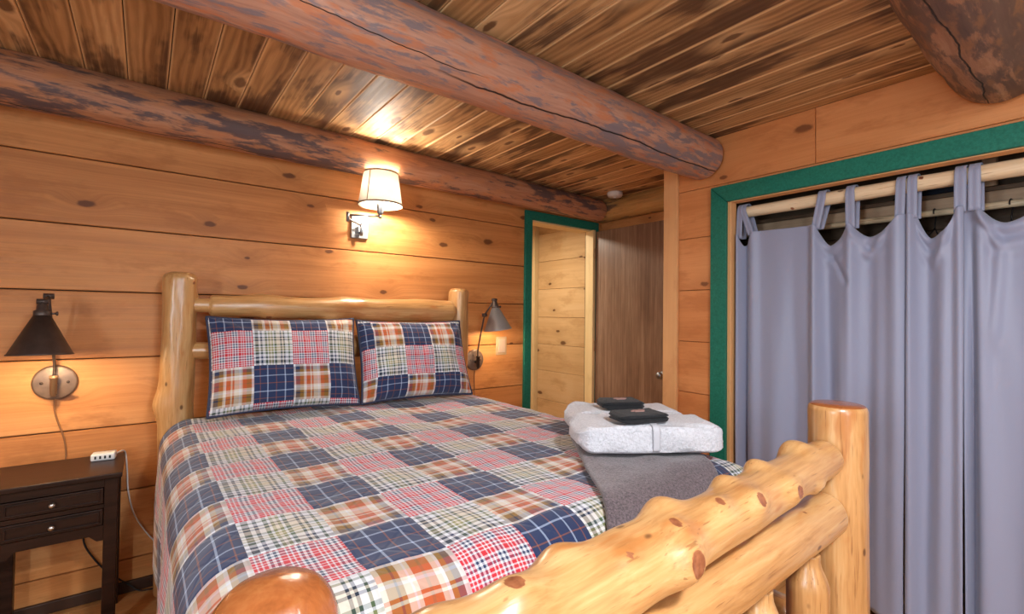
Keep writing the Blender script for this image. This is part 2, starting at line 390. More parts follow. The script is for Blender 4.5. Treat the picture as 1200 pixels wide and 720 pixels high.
def boards(name, origin, ud, vd, rects, mats, parent=None, th=.02, gap=.0025, ch=.0025, backing=True, seed=0):
    """Boards lying in the plane origin + u*ud + v*vd; the face looks along ud x vd. Long axis = u. rects: (u0,u1,v0,v1)."""
    o, ud, vd = Vector(origin), Vector(ud), Vector(vd); nn = ud.cross(vd)
    bm = bmesh.new(); co = []; eg = []
    def vert(u, v, d, br, e=1.):
        co.append(br); eg.append(e); return bm.verts.new(o + ud*u + vd*v - nn*d)
    for k, (u0, u1, v0, v1) in enumerate(rects):
        b = seed + k*1.0 + .37
        a0, a1, b0, b1 = u0+gap/2, u1-gap/2, v0+gap/2, v1-gap/2
        ring = []
        for inset, dep in ((ch, 0.), (0., ch), (0., th)):
            ring.append([vert(u, v, dep, (u, v, b)) for u, v in ((a0+inset, b0+inset), (a1-inset, b0+inset), (a1-inset, b1-inset), (a0+inset, b1-inset))])
        ins = [vert(u, v, 0., (u, v, b), 0.) for u, v in ((a0+.011, b0+.011), (a1-.011, b0+.011), (a1-.011, b1-.011), (a0+.011, b1-.011))]
        bm.faces.new(ins)
        for q in range(4): bm.faces.new((ins[q], ring[0][q], ring[0][(q+1) % 4], ins[(q+1) % 4]))
        for r0, r1 in zip(ring, ring[1:]):
            for q in range(4): bm.faces.new((r0[q], r1[q], r1[(q+1) % 4], r0[(q+1) % 4]))
        bm.faces.new(ring[2][::-1])
        if backing:
            f = []
            for dep in (th*.7, th+.05):
                f.append([vert(u, v, dep, (u, v, b)) for u, v in ((u0, v0), (u1, v0), (u1, v1), (u0, v1))])
            fs = [bm.faces.new(f[0]), bm.faces.new(f[1][::-1])] + [bm.faces.new((f[0][q], f[1][q], f[1][(q+1) % 4], f[0][(q+1) % 4])) for q in range(4)]
            for x in fs: x.material_index = 1
    me = bpy.data.meshes.new(name); bm.to_mesh(me); bm.free()
    setattr_pt(me, 'bco', 'FLOAT_VECTOR', [c for v in co for c in v]); setattr_pt(me, 'edge', 'FLOAT', eg)
    return new(name, me, [mats, 'dark'], parent)
def plank(name, c0, c1, mat, along, parent=None, bev=.003, seed=.5):
    """One solid board, grain along the axis «along» (0,1,2)."""
    bm = bmesh.new(); bx(bm, c0, c1, bev)
    ac = [k for k in range(3) if k != along]
    size = [abs(c1[k]-c0[k]) for k in range(3)]
    wide = max(ac, key=lambda k: size[k]); thin = min(ac, key=lambda k: size[k])
    me = bpy.data.meshes.new(name); bm.to_mesh(me); bm.free()
    vals = []
    for v in me.vertices: vals += [v.co[along], v.co[wide] + v.co[thin]*.9, seed]
    setattr_pt(me, 'bco', 'FLOAT_VECTOR', vals)
    return new(name, me, mat, parent)

def log(name, p0, p1, r0, r1, mat, parent=None, knots=(), bumps=(), wob=.03, seed=0., seg=56, step=.012, round0=.02, round1=.02,
        neck0=None, neck1=None, sh=.03, bow=0., cap_mats=None, bowdir=(0, 0, 1), capdome=0.):
    """A peeled log. knots: (u, angle in degrees, height, swell length, knot radius); bumps: (u, angle, height, length, width).
    neck = (length, radius) of a turned tenon at that end."""
    p0, p1 = Vector(p0), Vector(p1); L = (p1-p0).length; x, y, z = frame_of(p1-p0)
    bd = Vector(bowdir)
    us = []; n = max(8, int(L/step))
    for i in range(n+1): us.append(L*i/n)
    for e in (.15, .4, .75): us += [round0*e, L-round1*e]
    if neck0: us += [neck0[0]*.85, neck0[0]*.95, neck0[0], neck0[0]+.012, neck0[0]+.03]
    if neck1: us += [L-neck1[0]*.85, L-neck1[0]*.95, L-neck1[0], L-neck1[0]-.012, L-neck1[0]-.03]
    us = sorted(set(round(u, 5) for u in us))
    bm = bmesh.new(); co = []; kn = []; rings = []
    for u in us:
        t = u/L; ring = []
        for k in range(seg):
            a = 2*PI*k/seg
            ca, sa = math.cos(a), math.sin(a)
            r = (r0+(r1-r0)*t)
            r *= 1 + wob*noise.noise((u*3+seed*7, ca*.9+seed, sa*.9)) + wob*.5*noise.noise((u*9+seed*3, ca*2, sa*2+seed))
            kk = 0.
            for (ku, ka, kh, ks, kr) in knots:
                da = (a-math.radians(ka)+PI) % (2*PI)-PI
                dx, dy = (u-ku), da*r
                d2 = (dx/(ks*1.25))**2 + (dy/ks)**2
                if d2 < 9:
                    dr = math.sqrt((dx/1.15)**2 + dy*dy)
                    g_ = math.exp(-d2)
                    plat = math.exp(-(kr*.9/ks)**2)
                    r += kh*min(g_, plat)/plat
                    kk = max(kk, 1-sstep(kr*.75, kr*1.15, dr))
                    if dr < kr*.8: r -= .0015
            for (ku, ka, kh, kl, kw) in bumps:
                da = (a-math.radians(ka)+PI) % (2*PI)-PI
                d2 = ((u-ku)/kl)**2 + (da*r/kw)**2
                if d2 < 9: r += kh*math.exp(-d2)
            for e, rd in ((u, round0), (L-u, round1)):
                if e < rd:
                    q = 1-e/rd; r -= rd*.8*(1-math.sqrt(max(0, 1-q*q)))
            if neck0 and u < neck0[0]+sh: r = neck0[1] + (max(r, neck0[1])-neck0[1])*sstep(neck0[0]-sh*.3, neck0[0]+sh, u)
            if neck1 and L-u < neck1[0]+sh: r = neck1[1] + (max(r, neck1[1])-neck1[1])*sstep(neck1[0]-sh*.3, neck1[0]+sh, L-u)
            r = max(r, .003)
            P = p0 + x*u + r*(ca*y + sa*z) + bd*(bow*math.sin(PI*t))
            ring.append(bm.verts.new(P)); co += [u, r*ca, r*sa]; kn.append(kk)
        rings.append(ring)
    for u, a, b in zip(us, rings, rings[1:]):
        for k in range(seg): bm.faces.new((a[k], a[(k+1) % seg], b[(k+1) % seg], b[k])).material_index = 1 if capdome and u > L-capdome else 0
    ends = []
    for ring, s, u in ((rings[0], -1, 0.), (rings[-1], 1, L)):
        c = sum((v.co for v in ring), Vector())/seg
        inner = []
        for fr in (.6, .3):
            nr = []
            for k, v in enumerate(ring):
                P = c + (v.co-c)*fr + x*s*.004*(1-fr); nr.append(bm.verts.new(P)); q = P-p0
                co += [u, q.dot(y), q.dot(z)]; kn.append(0.)
            inner.append(nr)
        cv = bm.verts.new(c + x*s*.004); co += [u, 0, 0]; kn.append(0.)
        seq = [ring]+inner
        for a, b in zip(seq, seq[1:]):
            for k in range(seg):
                q = (a[k], a[(k+1) % seg], b[(k+1) % seg], b[k]); f = bm.faces.new(q if s > 0 else q[::-1]); f.material_index = 1 if cap_mats else 0
        for k in range(seg):
            q = (inner[-1][k], inner[-1][(k+1) % seg], cv); f = bm.faces.new(q if s > 0 else q[::-1]); f.material_index = 1 if cap_mats else 0
    bm.normal_update()
    bmesh.ops.recalc_face_normals(bm, faces=bm.faces)
    me = bpy.data.meshes.new(name); bm.to_mesh(me); bm.free()
    setattr_pt(me, 'bco', 'FLOAT_VECTOR', co); setattr_pt(me, 'knot', 'FLOAT', kn)
    for p in me.polygons: p.use_smooth = True
    return new(name, me, [mat, cap_mats] if cap_mats else mat, parent)

# ------------------------------------------------------------------ camera
f_px, yaw, pit, rol = 556.63, .656863, .0177524, .0124072
F = Vector((math.sin(yaw), math.cos(yaw), 0)); R_ = Vector((math.cos(yaw), -math.sin(yaw), 0)); U_ = Vector((0, 0, 1))
F2 = F*math.cos(pit)+U_*math.sin(pit); U2 = U_*math.cos(pit)-F*math.sin(pit)
R3 = R_*math.cos(rol)+U2*math.sin(rol); U3 = U2*math.cos(rol)-R_*math.sin(rol)
cd = bpy.data.cameras.new('camera'); cam = bpy.data.objects.new('camera', cd); COL.objects.link(cam)
cam.matrix_world = Matrix(((R3.x, U3.x, -F2.x, 0), (R3.y, U3.y, -F2.y, 0), (R3.z, U3.z, -F2.z, 1.305), (0, 0, 0, 1)))
cd.sensor_width = 36.; cd.lens = 36*f_px/1200; cd.clip_start = .02
sc.camera = cam

# ------------------------------------------------------------------ the room
XL, YB = -1.35, -1.25              # side wall behind the camera's left, wall behind the camera
XA, YP = 3.20, 1.70                # alcove wall, back of the closet partition
zs = [0., .149, .468, .771, 1.087, 1.391, 1.685, 1.985, 2.30]
DX0, DX1, DZ = 2.375, 3.065, 2.055   # doorway in the headboard wall
rects = []
for a, b in zip(zs, zs[1:]):
    if a >= DZ: rects.append((XL, XA, a, b)); continue
    if b > DZ: rects.append((XL, DX0, a, b)); rects.append((DX0, DX1, DZ, b)); rects.append((DX1, XA, a, b)); continue
    rects.append((XL, DX0, a, b)); rects.append((DX1, XA, a, b))
wl = struct(boards('wall_left', (0, D, 0), (1, 0, 0), (0, 0, 1), rects, 'wall', seed=3, th=.025, gap=.005, ch=.003))
# closet wall
CY0, CY1, CZ = -.50, 1.31, 1.93      # closet opening
zr = [0., .29, .585, .877, 1.168, 1.461, 1.759, 2.035, 2.30]
rects = []
for a, b in zip(zr, zr[1:]):
    if a < 2.0: rects.append((-1.61, -CY1, a, min(b, 2.035))); rects.append((-CY0, -YB, a, min(b, 2.035)))
rects += [(-CY1, -CY0, CZ, 2.035), (-1.61, -.89, 2.035, 2.30), (-.89, -YB, 2.035, 2.30)]
wr = struct(boards('wall_right', (W, 0, 0), (0, -1, 0), (0, 0, 1), rects, 'wallr', seed=31, th=.025))
struct(plank('trim_1', (W-.018, 1.608, 0), (W+.09, 1.70, CEIL), 'trimwood', 2, bev=.003))
# alcove / closet partition and the alcove wall
struct(boards('wall_partition', (XA, YP, 0), (-1, 0, 0), (0, 0, 1), [(0., XA-W-.09, a, b) for a, b in zip(zr, zr[1:])], 'wall', seed=77))
rects = [(-D-.12, -YP, a, b) for a, b in zip(zs, zs[1:])]
struct(boards('wall_alcove', (XA, 0, 0), (0, -1, 0), (0, 0, 1), rects, 'wall', seed=55))
# closet interior
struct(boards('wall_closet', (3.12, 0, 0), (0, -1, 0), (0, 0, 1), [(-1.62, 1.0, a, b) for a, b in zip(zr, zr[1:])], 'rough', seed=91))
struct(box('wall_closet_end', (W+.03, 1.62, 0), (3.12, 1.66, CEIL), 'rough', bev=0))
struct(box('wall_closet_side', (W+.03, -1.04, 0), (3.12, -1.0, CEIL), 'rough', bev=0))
# walls behind the camera with rear window and a side window added for fill
def wall_with_window(name, axis, pos, sgn, a0, a1, w0, w1, z0, z1, n):
    """A cream wall in the plane axis=pos, the room on its sgn side, with one framed window."""
    bm = bmesh.new(); t0, t1 = (pos-.12, pos) if sgn > 0 else (pos, pos+.12)
    def slab(u0, u1, za, zb):
        if axis == 1: bx(bm, (u0, t0, za), (u1, t1, zb))
        else: bx(bm, (t0, u0, za), (t1, u1, zb))
    slab(a0, w0, 0, CEIL); slab(w1, a1, 0, CEIL); slab(w0, w1, 0, z0); slab(w0, w1, z1, CEIL)
    struct(obj(name, bm, 'plaster', smooth=False))
    bm = bmesh.new(); c = .05
    def bar(u0, u1, za, zb, o=0.):
        q0, q1 = pos-.07+o, pos+.015
        if sgn < 0: q0, q1 = pos-.015, pos+.07
        if axis == 1: bx(bm, (u0, q0, za), (u1, q1, zb), .003)
        else: bx(bm, (q0, u0, za), (q1, u1, zb), .003)
    bar(w0-c, w0+.02, z0-c, z1+c); bar(w1-.02, w1+c, z0-c, z1+c); bar(w0+.02, w1-.02, z0-c, z0+.02); bar(w0+.02, w1-.02, z1-.02, z1+c)
    bar((w0+w1)/2-.018, (w0+w1)/2+.018, z0+.02, z1-.02)
    fr = struct(obj('window_%d' % n, bm, 'green', smooth=False))
    q = pos-.04*sgn
    if axis == 1: p = box('pane', (w0, q-.002, z0), (w1, q+.002, z1), 'glass', fr, bev=0)
    else: p = box('pane', (q-.002, w0, z0), (q+.002, w1, z1), 'glass', fr, bev=0)
wall_with_window('wall_rear', 1, YB, 1, XL-.12, W+.7, -.55, 1.25, .85, 2.0, 1)
wall_with_window('wall_side', 0, XL, 1, YB, D+.1, -.75, .75, .95, 2.0, 2)  # side window is out of view, added to let in fill light
# floor and ceiling
fl = [(-1.4+.12*k, -1.4+.12*(k+1), XL-.15, 3.3) for k in range(46)]
rects = [(XL-.15, 3.55, -1.4+.12*k, -1.4+.12*(k+1)) for k in range(46)]
struct(boards('floor', (0, 0, 0), (1, 0, 0), (0, 1, 0), rects, 'floor', seed=11, th=.02, gap=.001, ch=.001))
BW = .1375
rects = []
for k in range(40):
    x0 = -1.59+BW*(k-1)+.135
    rects.append((-4.2, 1.45, x0, x0+BW))
# ceiling boards run from the headboard wall towards the camera; the face looks down
struct(boards('ceiling', (0, 0, CEIL), (0, 1, 0), (1, 0, 0), [(YB-.12, 4.15, x0, x1) for (_, _, x0, x1) in rects], 'ceil', seed=2, th=.02, gap=.003, ch=.003))
# baseboard
bb = bmesh.new(); bx(bb, (XL, D-.018, 0), (DX0-.09, D, .05), .003)
struct(obj('baseboard_left', bb, 'baseboard', smooth=False))
# hallway beyond the doorway
struct(boards('wall_hall', (3.40, 0, 0), (0, -1, 0), (0, 0, 1), [(-4.0, -D-.125, a, b) for a, b in zip([0, .10, .41, .72, 1.0, 1.29, 1.59, 1.89, 2.19], [.10, .41, .72, 1.0, 1.29, 1.59, 1.89, 2.19, 2.30])], 'hall', seed=120, th=.02))
struct(boards('wall_hall_end', (0, 4.0, 0), (1, 0, 0), (0, 0, 1), [(1.5, 3.42, a, b) for a, b in zip(zs, zs[1:])], 'hall', seed=140))
struct(box('wall_hall_side', (1.46, D+.10, 0), (1.5, 4.05, CEIL), 'plaster', bev=0))
struct(plank('trim_2', (3.345, 3.94, 0), (3.40, 4.0, CEIL), 'paletrim', 2))
# doorway casing: green trim and pale jamb
def prism(bm, poly, y0, y1, axis):
    """Extrude a polygon (a,z) along the wall normal; axis 1: a = x, thickness in y; axis 0: a = y, thickness in x."""
    mk = (lambda a, z, t: (a, t, z)) if axis == 1 else (lambda a, z, t: (t, a, z))
    A = [bm.verts.new(mk(a, z, y0)) for a, z in poly]; B = [bm.verts.new(mk(a, z, y1)) for a, z in poly]
    fs = [bm.faces.new(A), bm.faces.new(B[::-1])]
    for k in range(len(poly)):
        k2 = (k+1) % len(poly); fs.append(bm.faces.new((A[k], B[k], B[k2], A[k2])))
    bmesh.ops.recalc_face_normals(bm, faces=fs)
    return fs
def casing(name, a0, a1, z1, wd, t0, t1, axis):
    bm = bmesh.new(); g_ = .0012
    prism(bm, [(a0-wd, 0), (a0, 0), (a0, z1-g_), (a0-wd, z1+wd-g_)], t0, t1, axis)
    prism(bm, [(a1+wd, 0), (a1, 0), (a1, z1-g_), (a1+wd, z1+wd-g_)], t0, t1, axis)
    prism(bm, [(a0-wd+g_, z1+wd), (a0+g_, z1), (a1-g_, z1), (a1+wd-g_, z1+wd)], t0, t1, axis)
    bmesh.ops.bevel(bm, geom=[e for e in bm.edges], offset=.002, segments=1, affect='EDGES')
    return obj(name, bm, 'green', smooth=False)
struct(casing('trim_3', DX0, DX1, DZ, .068, D-.022, D-.0005, 1), 'dark green door casing beside the small right wall lamp', 'door trim')
struct(casing('trim_4', CY0, CY1, CZ, .088, W-.022, W-.0005, 0), 'green painted casing around the curtained closet opening', 'closet trim')
struct(plank('trim_5', (DX0-.02, D-.001, 0), (DX0+.012, D+.13, DZ), 'paletrim', 2))
struct(plank('trim_6', (DX1-.012, D-.03, 0), (DX1+.02, D+.06, DZ), 'paletrim', 2))
struct(plank('trim_7', (DX0+.012, D-.001, DZ-.012), (DX1-.012, D+.13, DZ+.02), 'paletrim', 0))
struct(plank('trim_8', (W-.002, CY1-.018, 0), (W+.055, CY1+.005, CZ), 'trimwood', 2))
struct(plank('trim_9', (W-.002, CY0+.02, CZ-.004), (W+.06, CY1-.018, CZ+.014), 'trimwood', 1))
# dark door, open at a right angle into the room
bm = bmesh.new(); bx(bm, (3.085, 2.085, .012), (3.122, 2.815, 2.04), .002)
me = bpy.data.meshes.new('door_1'); bm.to_mesh(me); bm.free()
setattr_pt(me, 'bco', 'FLOAT_VECTOR', [c for v in me.vertices for c in (v.co.z, v.co.y+v.co.x, .2)])
door = struct(new('door_1', me, 'door'), 'dark brown stained slab door standing open in the corner', 'door')
bm = bmesh.new(); lathe(bm, [(0, 0), (.028, 0), (.03, .004), (.012, .008), (.011, .03), (.022, .036), (.027, .048), (.024, .058), (.012, .064), (0, .065)], (3.085, 2.135, .87), (-1, 0, 0), 28)
obj('door_knob', bm, 'steel', door)
for z in (.25, 1.05, 1.85):
    bm = bmesh.new(); tube(bm, [(3.078, 2.82, z-.045), (3.078, 2.82, z+.045)], .007, 12); obj('hinge', bm, 'brass', door)

# ------------------------------------------------------------------ log beams
tag(log('log_beam', (XL+.01, 2.655, 2.215), (3.044, 2.752, 2.205), .113, .092, 'beam', seed=2, wob=.05, seg=72, step=.02, round1=.012), 'weathered round log running along the top of the headboard wall', 'beam', 'ceiling logs', 'thing')
tag(log('log_beam', (XL+.01, 1.425, 2.195), (W-.02, 1.44, 2.19), .125, .118, 'beam2', seed=5, wob=.035, seg=72, step=.02, round1=.02), 'thick cracked reddish log crossing the ceiling above the bed', 'beam', 'ceiling logs', 'thing')
tag(log('log_beam', (.3, .255, 2.25), (W-.02, .265, 2.245), .155, .15, 'beam3', seed=9, wob=.05, seg=72, step=.02, round1=.03), 'dark brown log end butting into the closet wall above the curtain', 'beam', 'ceiling logs', 'thing')
tag(log('log_beam', (3.15, 2.84, 2.225), (3.15, 1.72, 2.225), .098, .098, 'beamgold', seed=12, wob=.04, seg=64, step=.02), 'short golden log above the open brown door', 'beam', 'ceiling logs', 'thing')

# ------------------------------------------------------------------ bed
bed = thing('log_bed', 'peeled pine log bed with knotty rails and thick round posts', 'bed', (.87, 1.6, 0))
PX0, PX1, HY, FY = .125, 1.625, 2.685, .534
hp1 = log('head_post', (PX0-.005, HY, .02), (PX0, HY, 1.485), .068, .066, 'log', bed, seed=21, wob=.12, round1=.035,
    knots=[(1.34, -72, .012, .03, .012), (1.42, -130, .006, .02, .008), (.70, -100, .010, .05, .006)], bumps=[(.36, -120, .035, .07, .05), (.86, 100, .022, .06, .05), (.62, -60, .012, .08, .05), (1.18, 10, .012, .07, .04)])
hp2 = log('head_post', (PX1, HY, .02), (PX1, HY, 1.475), .068, .062, 'log', bed, seed=24, wob=.10, round1=.03, knots=[(1.30, -60, .01, .03, .01)], bumps=[(1.25, -10, .018, .05, .05), (1.05, -20, .01, .06, .04)])
for p, x in ((hp1, PX0-.005), (hp2, PX1)):
    bm = bmesh.new(); lathe(bm, [(0, 0), (.04, 0), (.043, .006), (.04, .024), (0, .026)], (x, HY, 0), seg=24); obj('foot_pad', bm, 'black', p).matrix_parent_inverse = Matrix.Identity(4)
log('foot_post', (PX0-.015, FY, .0), (PX0-.015, FY, 1.03), .066, .062, 'log', bed, seed=27, wob=.04, round1=.05, cap_mats='logend', step=.006, capdome=.075)
log('foot_post', (PX1+.02, FY, .0), (PX1+.02, FY, 1.055), .080, .076, 'log', bed, seed=30, wob=.035, round1=.022, cap_mats='logend', step=.006, capdome=.008, knots=[(.76, -140, .004, .02, .004)])
# headboard rails
log('headboard_rail', (PX0+.05, HY, 1.335), (PX1-.05, HY, 1.322), .050, .072, 'log', bed, seed=33, wob=.06, round0=.006, round1=.03, neck0=(.065, .034), sh=.01,
    knots=[(.32, -120, .010, .03, .012), (.62, -110, .012, .04, .008), (.80, 120, .006, .04, .009)], bumps=[(.30, 90, .012, .07, .05), (.70, 80, .012, .06, .05), (1.15, 80, .006, .15, .06)])
log('headboard_rail', (PX0+.05, HY, 1.12), (PX1-.05, HY, 1.12), .06, .065, 'log', bed, seed=36, wob=.06, round0=.02, neck0=(.075, .04), neck1=(.06, .04))
# footboard: two knotty rails over log spindles; u runs from the near post to the far post, angle 90 = up, 180 = towards the room
u0 = PX0+.035
def K(x, ang, h, s, r): return (x-u0, 180-ang, h, s, r)
# the log frame of an x-running log has y = up x x = +y, z = up: angle measured from +y to up
KN = lambda x, ang, h, s, r: (x-u0, ang, h, s, r)
log('footboard_rail', (u0, FY-.005, .842), (PX1-.066, FY, .908), .068, .050, 'log', bed, seed=41, wob=.05, step=.006, seg=96, round0=.02, round1=.022,
    knots=[KN(0.419, 94, 0.0162, 0.0403, 0.013), KN(0.629, 124, 0.0068, 0.0253, 0.006), KN(0.766, 116, 0.0108, 0.0299, 0.01), KN(0.755, 170, 0.0243, 0.0391, 0.018), KN(0.919, 118, 0.0095, 0.0276, 0.009), KN(1.04, 146, 0.0135, 0.0299, 0.0125), KN(1.213, 170, 0.0149, 0.0299, 0.0125), KN(1.384, -142, 0.0108, 0.0253, 0.011)],
    bumps=[KN(.535, 56, .022, .045, .035), KN(.81, 58, .028, .050, .035), KN(1.045, 56, .018, .035, .03), KN(1.20, 56, .020, .030, .03), KN(1.41, 58, .028, .045, .04), KN(.62, 175, .010, .09, .03), KN(.30, 60, .015, .06, .04), KN(.66, 60, .008, .10, .03), KN(.95, 120, .006, .14, .03)])
log('footboard_rail', (u0, FY, .718), (PX1-.05, FY, .748), .062, .058, 'log', bed, seed=44, wob=.05, step=.008, seg=80, round0=.02, round1=.028,
    knots=[KN(1.031, 78, 0.006, 0.03, 0.014), KN(1.372, 106, 0.002, 0.02, 0.005), KN(1.568, 85, 0.002, 0.02, 0.005)], bumps=[KN(.7, 120, .012, .1, .05), KN(1.2, 70, .008, .1, .04)])
log('footboard_rail', (u0, FY, .22), (PX1-.03, FY, .22), .06, .06, 'log', bed, seed=47, wob=.04, step=.02, neck0=(.06, .04), neck1=(.06, .04))
for k, x in enumerate((.32, .60, .88, 1.155, 1.432)):
    log('footboard_spindle', (x, FY, .26), (x, FY, .672), (.050), .052, 'log', bed, seed=50+k*3, wob=.05, seg=40, neck0=(.04, .03), neck1=(.03, .030), sh=.06)
for x in (.125, 1.625):
    log('side_rail', (x, FY+.05, .36), (x, HY-.05, .36), .062, .065, 'log', bed, seed=70+x, wob=.05, step=.02, seg=40, neck0=(.05, .04), neck1=(.05, .04))

# mattress, quilt
ZT = .82
box('mattress', (.16, .80, .40), (1.60, 2.60, .765), 'mattress', bev=.06, seg=4, smooth=True)
mt = bpy.data.objects['mattress']; tag(mt, 'thick mattress under the plaid patchwork quilt', 'mattress')
XA0, XA1, RX = .175, 1.585, .115    # flat part of the top, and the radius the quilt rolls over
YF, RY = .885, .12                  # foot edge
XS0, XS1 = .045, 1.735
def fold1(s, a0, a1, R, outlo, outhi):
    """Unfolded coordinate -> (position, drop)."""
    if a0 <= s <= a1: return s, 0.
    d = a0-s if s < a0 else s-a1
    q = R*PI/2; sg = -1 if s < a0 else 1; base = a0 if s < a0 else a1
    if d < q: p, dz = R*math.sin(d/R), R*(1-math.cos(d/R))
    else: p, dz = R, R+(d-q)
    return base+sg*p*1., dz
def quilt_pt(s, t, lift=0.):
    x, dzx = fold1(s, XA0, XA1, RX, 0, 0)
    y, dzy = fold1(t, YF, 9, RY, 0, 0)
    drop = max(dzx, dzy) if dzx*dzy == 0 else (dzx**4+dzy**4)**.25
    z = ZT - drop
    n1 = noise.noise((s*3.1, t*3.1, 4.)); n2 = noise.noise((s*9., t*9., 1.)); n3 = noise.noise((s*24, t*24, 7.))
    flat = 1.
    z += (.010*n1 + .005*n2 + .002*n3)*(1-sstep(.0, .12, drop)) - .006
    # soft sag near the pillows and folds in the hanging sides
    side = sstep(.05, .35, dzx)
    sgn = -1 if s < XA0 else 1
    x += sgn*side*(.018*noise.noise((t*3.5, drop*.8, 2. + sgn)) + .010*noise.noise((t*9., drop*1.2, 5.)) + .012)
    fs = sstep(.05, .3, dzy)
    y -= fs*(.008*noise.noise((s*5., drop, 9.)))
    # rounding of the top outwards
    nx, ny, nz = 0., 0., 1.
    if dzx > 0: a = min(dzx/RX, 1); nx = sgn*a; nz = 1-a*.999
    if dzy > 0: a = min(dzy/RY, 1); ny = -a; nz = min(nz, 1-a*.999)
    nv = Vector((nx, ny, nz)).normalized()
    return Vector((x, y, z)) + nv*lift
bm = bmesh.new()
HANG = .40
ss = [XA0-RX*PI/2-HANG + k*.013 for k in range(int((XA1-XA0+RX*PI+2*HANG)/.013)+1)]
ts = [YF-RY*PI/2-.30 + k*.013 for k in range(int((2.615-(YF-RY*PI/2-.30))/.013)+1)]
co = []; grid = []
for s in ss:
    row = []
    for t in ts:
        row.append(bm.verts.new(quilt_pt(s, t))); co += [s-.345, t-.89, 0.]
    grid.append(row)
for a in range(len(ss)-1):
    for b in range(len(ts)-1): bm.faces.new((grid[a][b], grid[a+1][b], grid[a+1][b+1], grid[a][b+1]))
me = bpy.data.meshes.new('quilt'); bm.to_mesh(me); bm.free(); setattr_pt(me, 'quv', 'FLOAT_VECTOR', co)
for p in me.polygons: p.use_smooth = True
q = tag(new('quilt', me, 'quilt'), 'navy red and cream patchwork plaid quilt spread over the bed', 'quilt')
md = q.modifiers.new('thick', 'SOLIDIFY'); md.thickness = .014; md.offset = -1

# pillows
def pillow(label, corners, T, quv, seed):
    """corners: bottom-left, bottom-right, top-right, top-left of the seam; quv maps (a,b) in 0..1 to the patchwork."""
    bl, br, tr, tl = [Vector(c) for c in corners]
    n = ((br-bl).cross(tl-bl)).normalized()     # looks at the room
    bm = bmesh.new(); co = []; N, Mv = 56, 44; edge = []
    def P(a, b, side):
        # pinch the seam inwards between the corners
        pa = .022*(1-(2*b-1)**2)*(1 if a < .5 else -1)*abs(2*a-1)**2
        pb = .035*(1-(2*a-1)**2)*(1 if b < .5 else -1)*abs(2*b-1)**2
        aa, bb = a+pa, b+pb
        p = bl*(1-aa)*(1-bb)+br*aa*(1-bb)+tr*aa*bb+tl*(1-aa)*bb
        h = (max(0, 1-abs(2*a-1)**3.2)*max(0, 1-abs(2*b-1)**3.2))**.55
        w = .012*noise.noise((a*4+seed, b*4, side*3.)) + .006*noise.noise((a*11+seed, b*9, side*2.))
        # seam creases running in from the corners
        cr = 0.
        for ca, cb in ((0, 0), (1, 0), (1, 1), (0, 1)):
            d = math.hypot(a-ca, b-cb); cr += .010*math.exp(-(d/.28)**2)*math.sin(9*math.atan2(abs(b-cb), abs(a-ca)+1e-4)+seed)
        return p + n*side*(T*h + (w+cr)*h**.5)
    G1 = [[None]*(Mv+1) for _ in range(N+1)]; G2 = [[None]*(Mv+1) for _ in range(N+1)]
    for i in range(N+1):
        for j in range(Mv+1):
            a, b = .5-.5*math.cos(PI*i/N), .5-.5*math.cos(PI*j/Mv)
            a = .5*a+.5*i/N; b = .5*b+.5*j/Mv
            G1[i][j] = bm.verts.new(P(a, b, 1)); co += [*quv(a, b), 0.]
            if i in (0, N) or j in (0, Mv): G2[i][j] = G1[i][j]
            else: G2[i][j] = bm.verts.new(P(a, b, -1)); co += [*quv(a, b), 0.]
    for i in range(N):
        for j in range(Mv):
            bm.faces.new((G1[i][j], G1[i+1][j], G1[i+1][j+1], G1[i][j+1])); bm.faces.new((G2[i][j], G2[i][j+1], G2[i+1][j+1], G2[i+1][j]))
    loop = [G1[i][0].co.copy() for i in range(N+1)] + [G1[N][j].co.copy() for j in range(1, Mv+1)] + [G1[i][Mv].co.copy() for i in range(N-1, -1, -1)] + [G1[0][j].co.copy() for j in range(Mv-1, 0, -1)]
    me = bpy.data.meshes.new('pillow'); bm.to_mesh(me); bm.free(); setattr_pt(me, 'quv', 'FLOAT_VECTOR', co)
    for p in me.polygons: p.use_smooth = True
    o = tag(new('pillow', me, 'quilt'), label, 'pillow', 'patchwork pillows')
    bm = bmesh.new(); tube(bm, loop+[loop[0], loop[1]], .007, 8, cap=False); obj('piping', bm, 'navycord', o)
    return o
pillow('plaid patchwork pillow at the left head of the bed beside the tall log post', [(.225, 2.475, .838), (.885, 2.425, .838), (.895, 2.575, 1.275), (.225, 2.615, 1.28)], .10,
       lambda a, b: (.346 + (b-.06)*.455, .18*(a*3.95 - .04)), 1.)
pillow('plaid patchwork pillow at the right head of the bed beside the small metal lamp', [(.897, 2.425, .836), (1.545, 2.385, .836), (1.555, 2.56, 1.265), (.925, 2.61, 1.265)], .095,
       lambda a, b: (.519 + (b-.25)*.49, .18*(1 + (a-.10)/.255)), 4.)

# throw under the towels, lying askew over the foot of the bed
E1, E2, A0 = Vector((.84, -.54, 0)).normalized(), Vector((.54, .84, 0)).normalized(), Vector((1.15, 1.09, 0))
TH1, TH2 = Vector((.80, -.60, 0)), Vector((.60, .80, 0))
bm = bmesh.new(); rows = []
for i in range(45):
    row = []
    for j in range(70):
        a = -.005+.425*i/44; b = .30-.98*j/69
        p = A0 + E1*a*.985 + TH2*b
        row.append(bm.verts.new(quilt_pt(p.x, p.y, .012 + .003*noise.noise((a*9, b*9, 0)))))
    rows.append(row)
for i in range(44):
    for j in range(69): bm.faces.new((rows[i][j], rows[i][j+1], rows[i+1][j+1], rows[i+1][j]))
o = tag(obj('throw_blanket', bm, 'throw'), 'charcoal grey throw folded under the towels at the foot of the bed', 'throw blanket')
md = o.modifiers.new('thick', 'SOLIDIFY'); md.thickness = .012; md.offset = 1

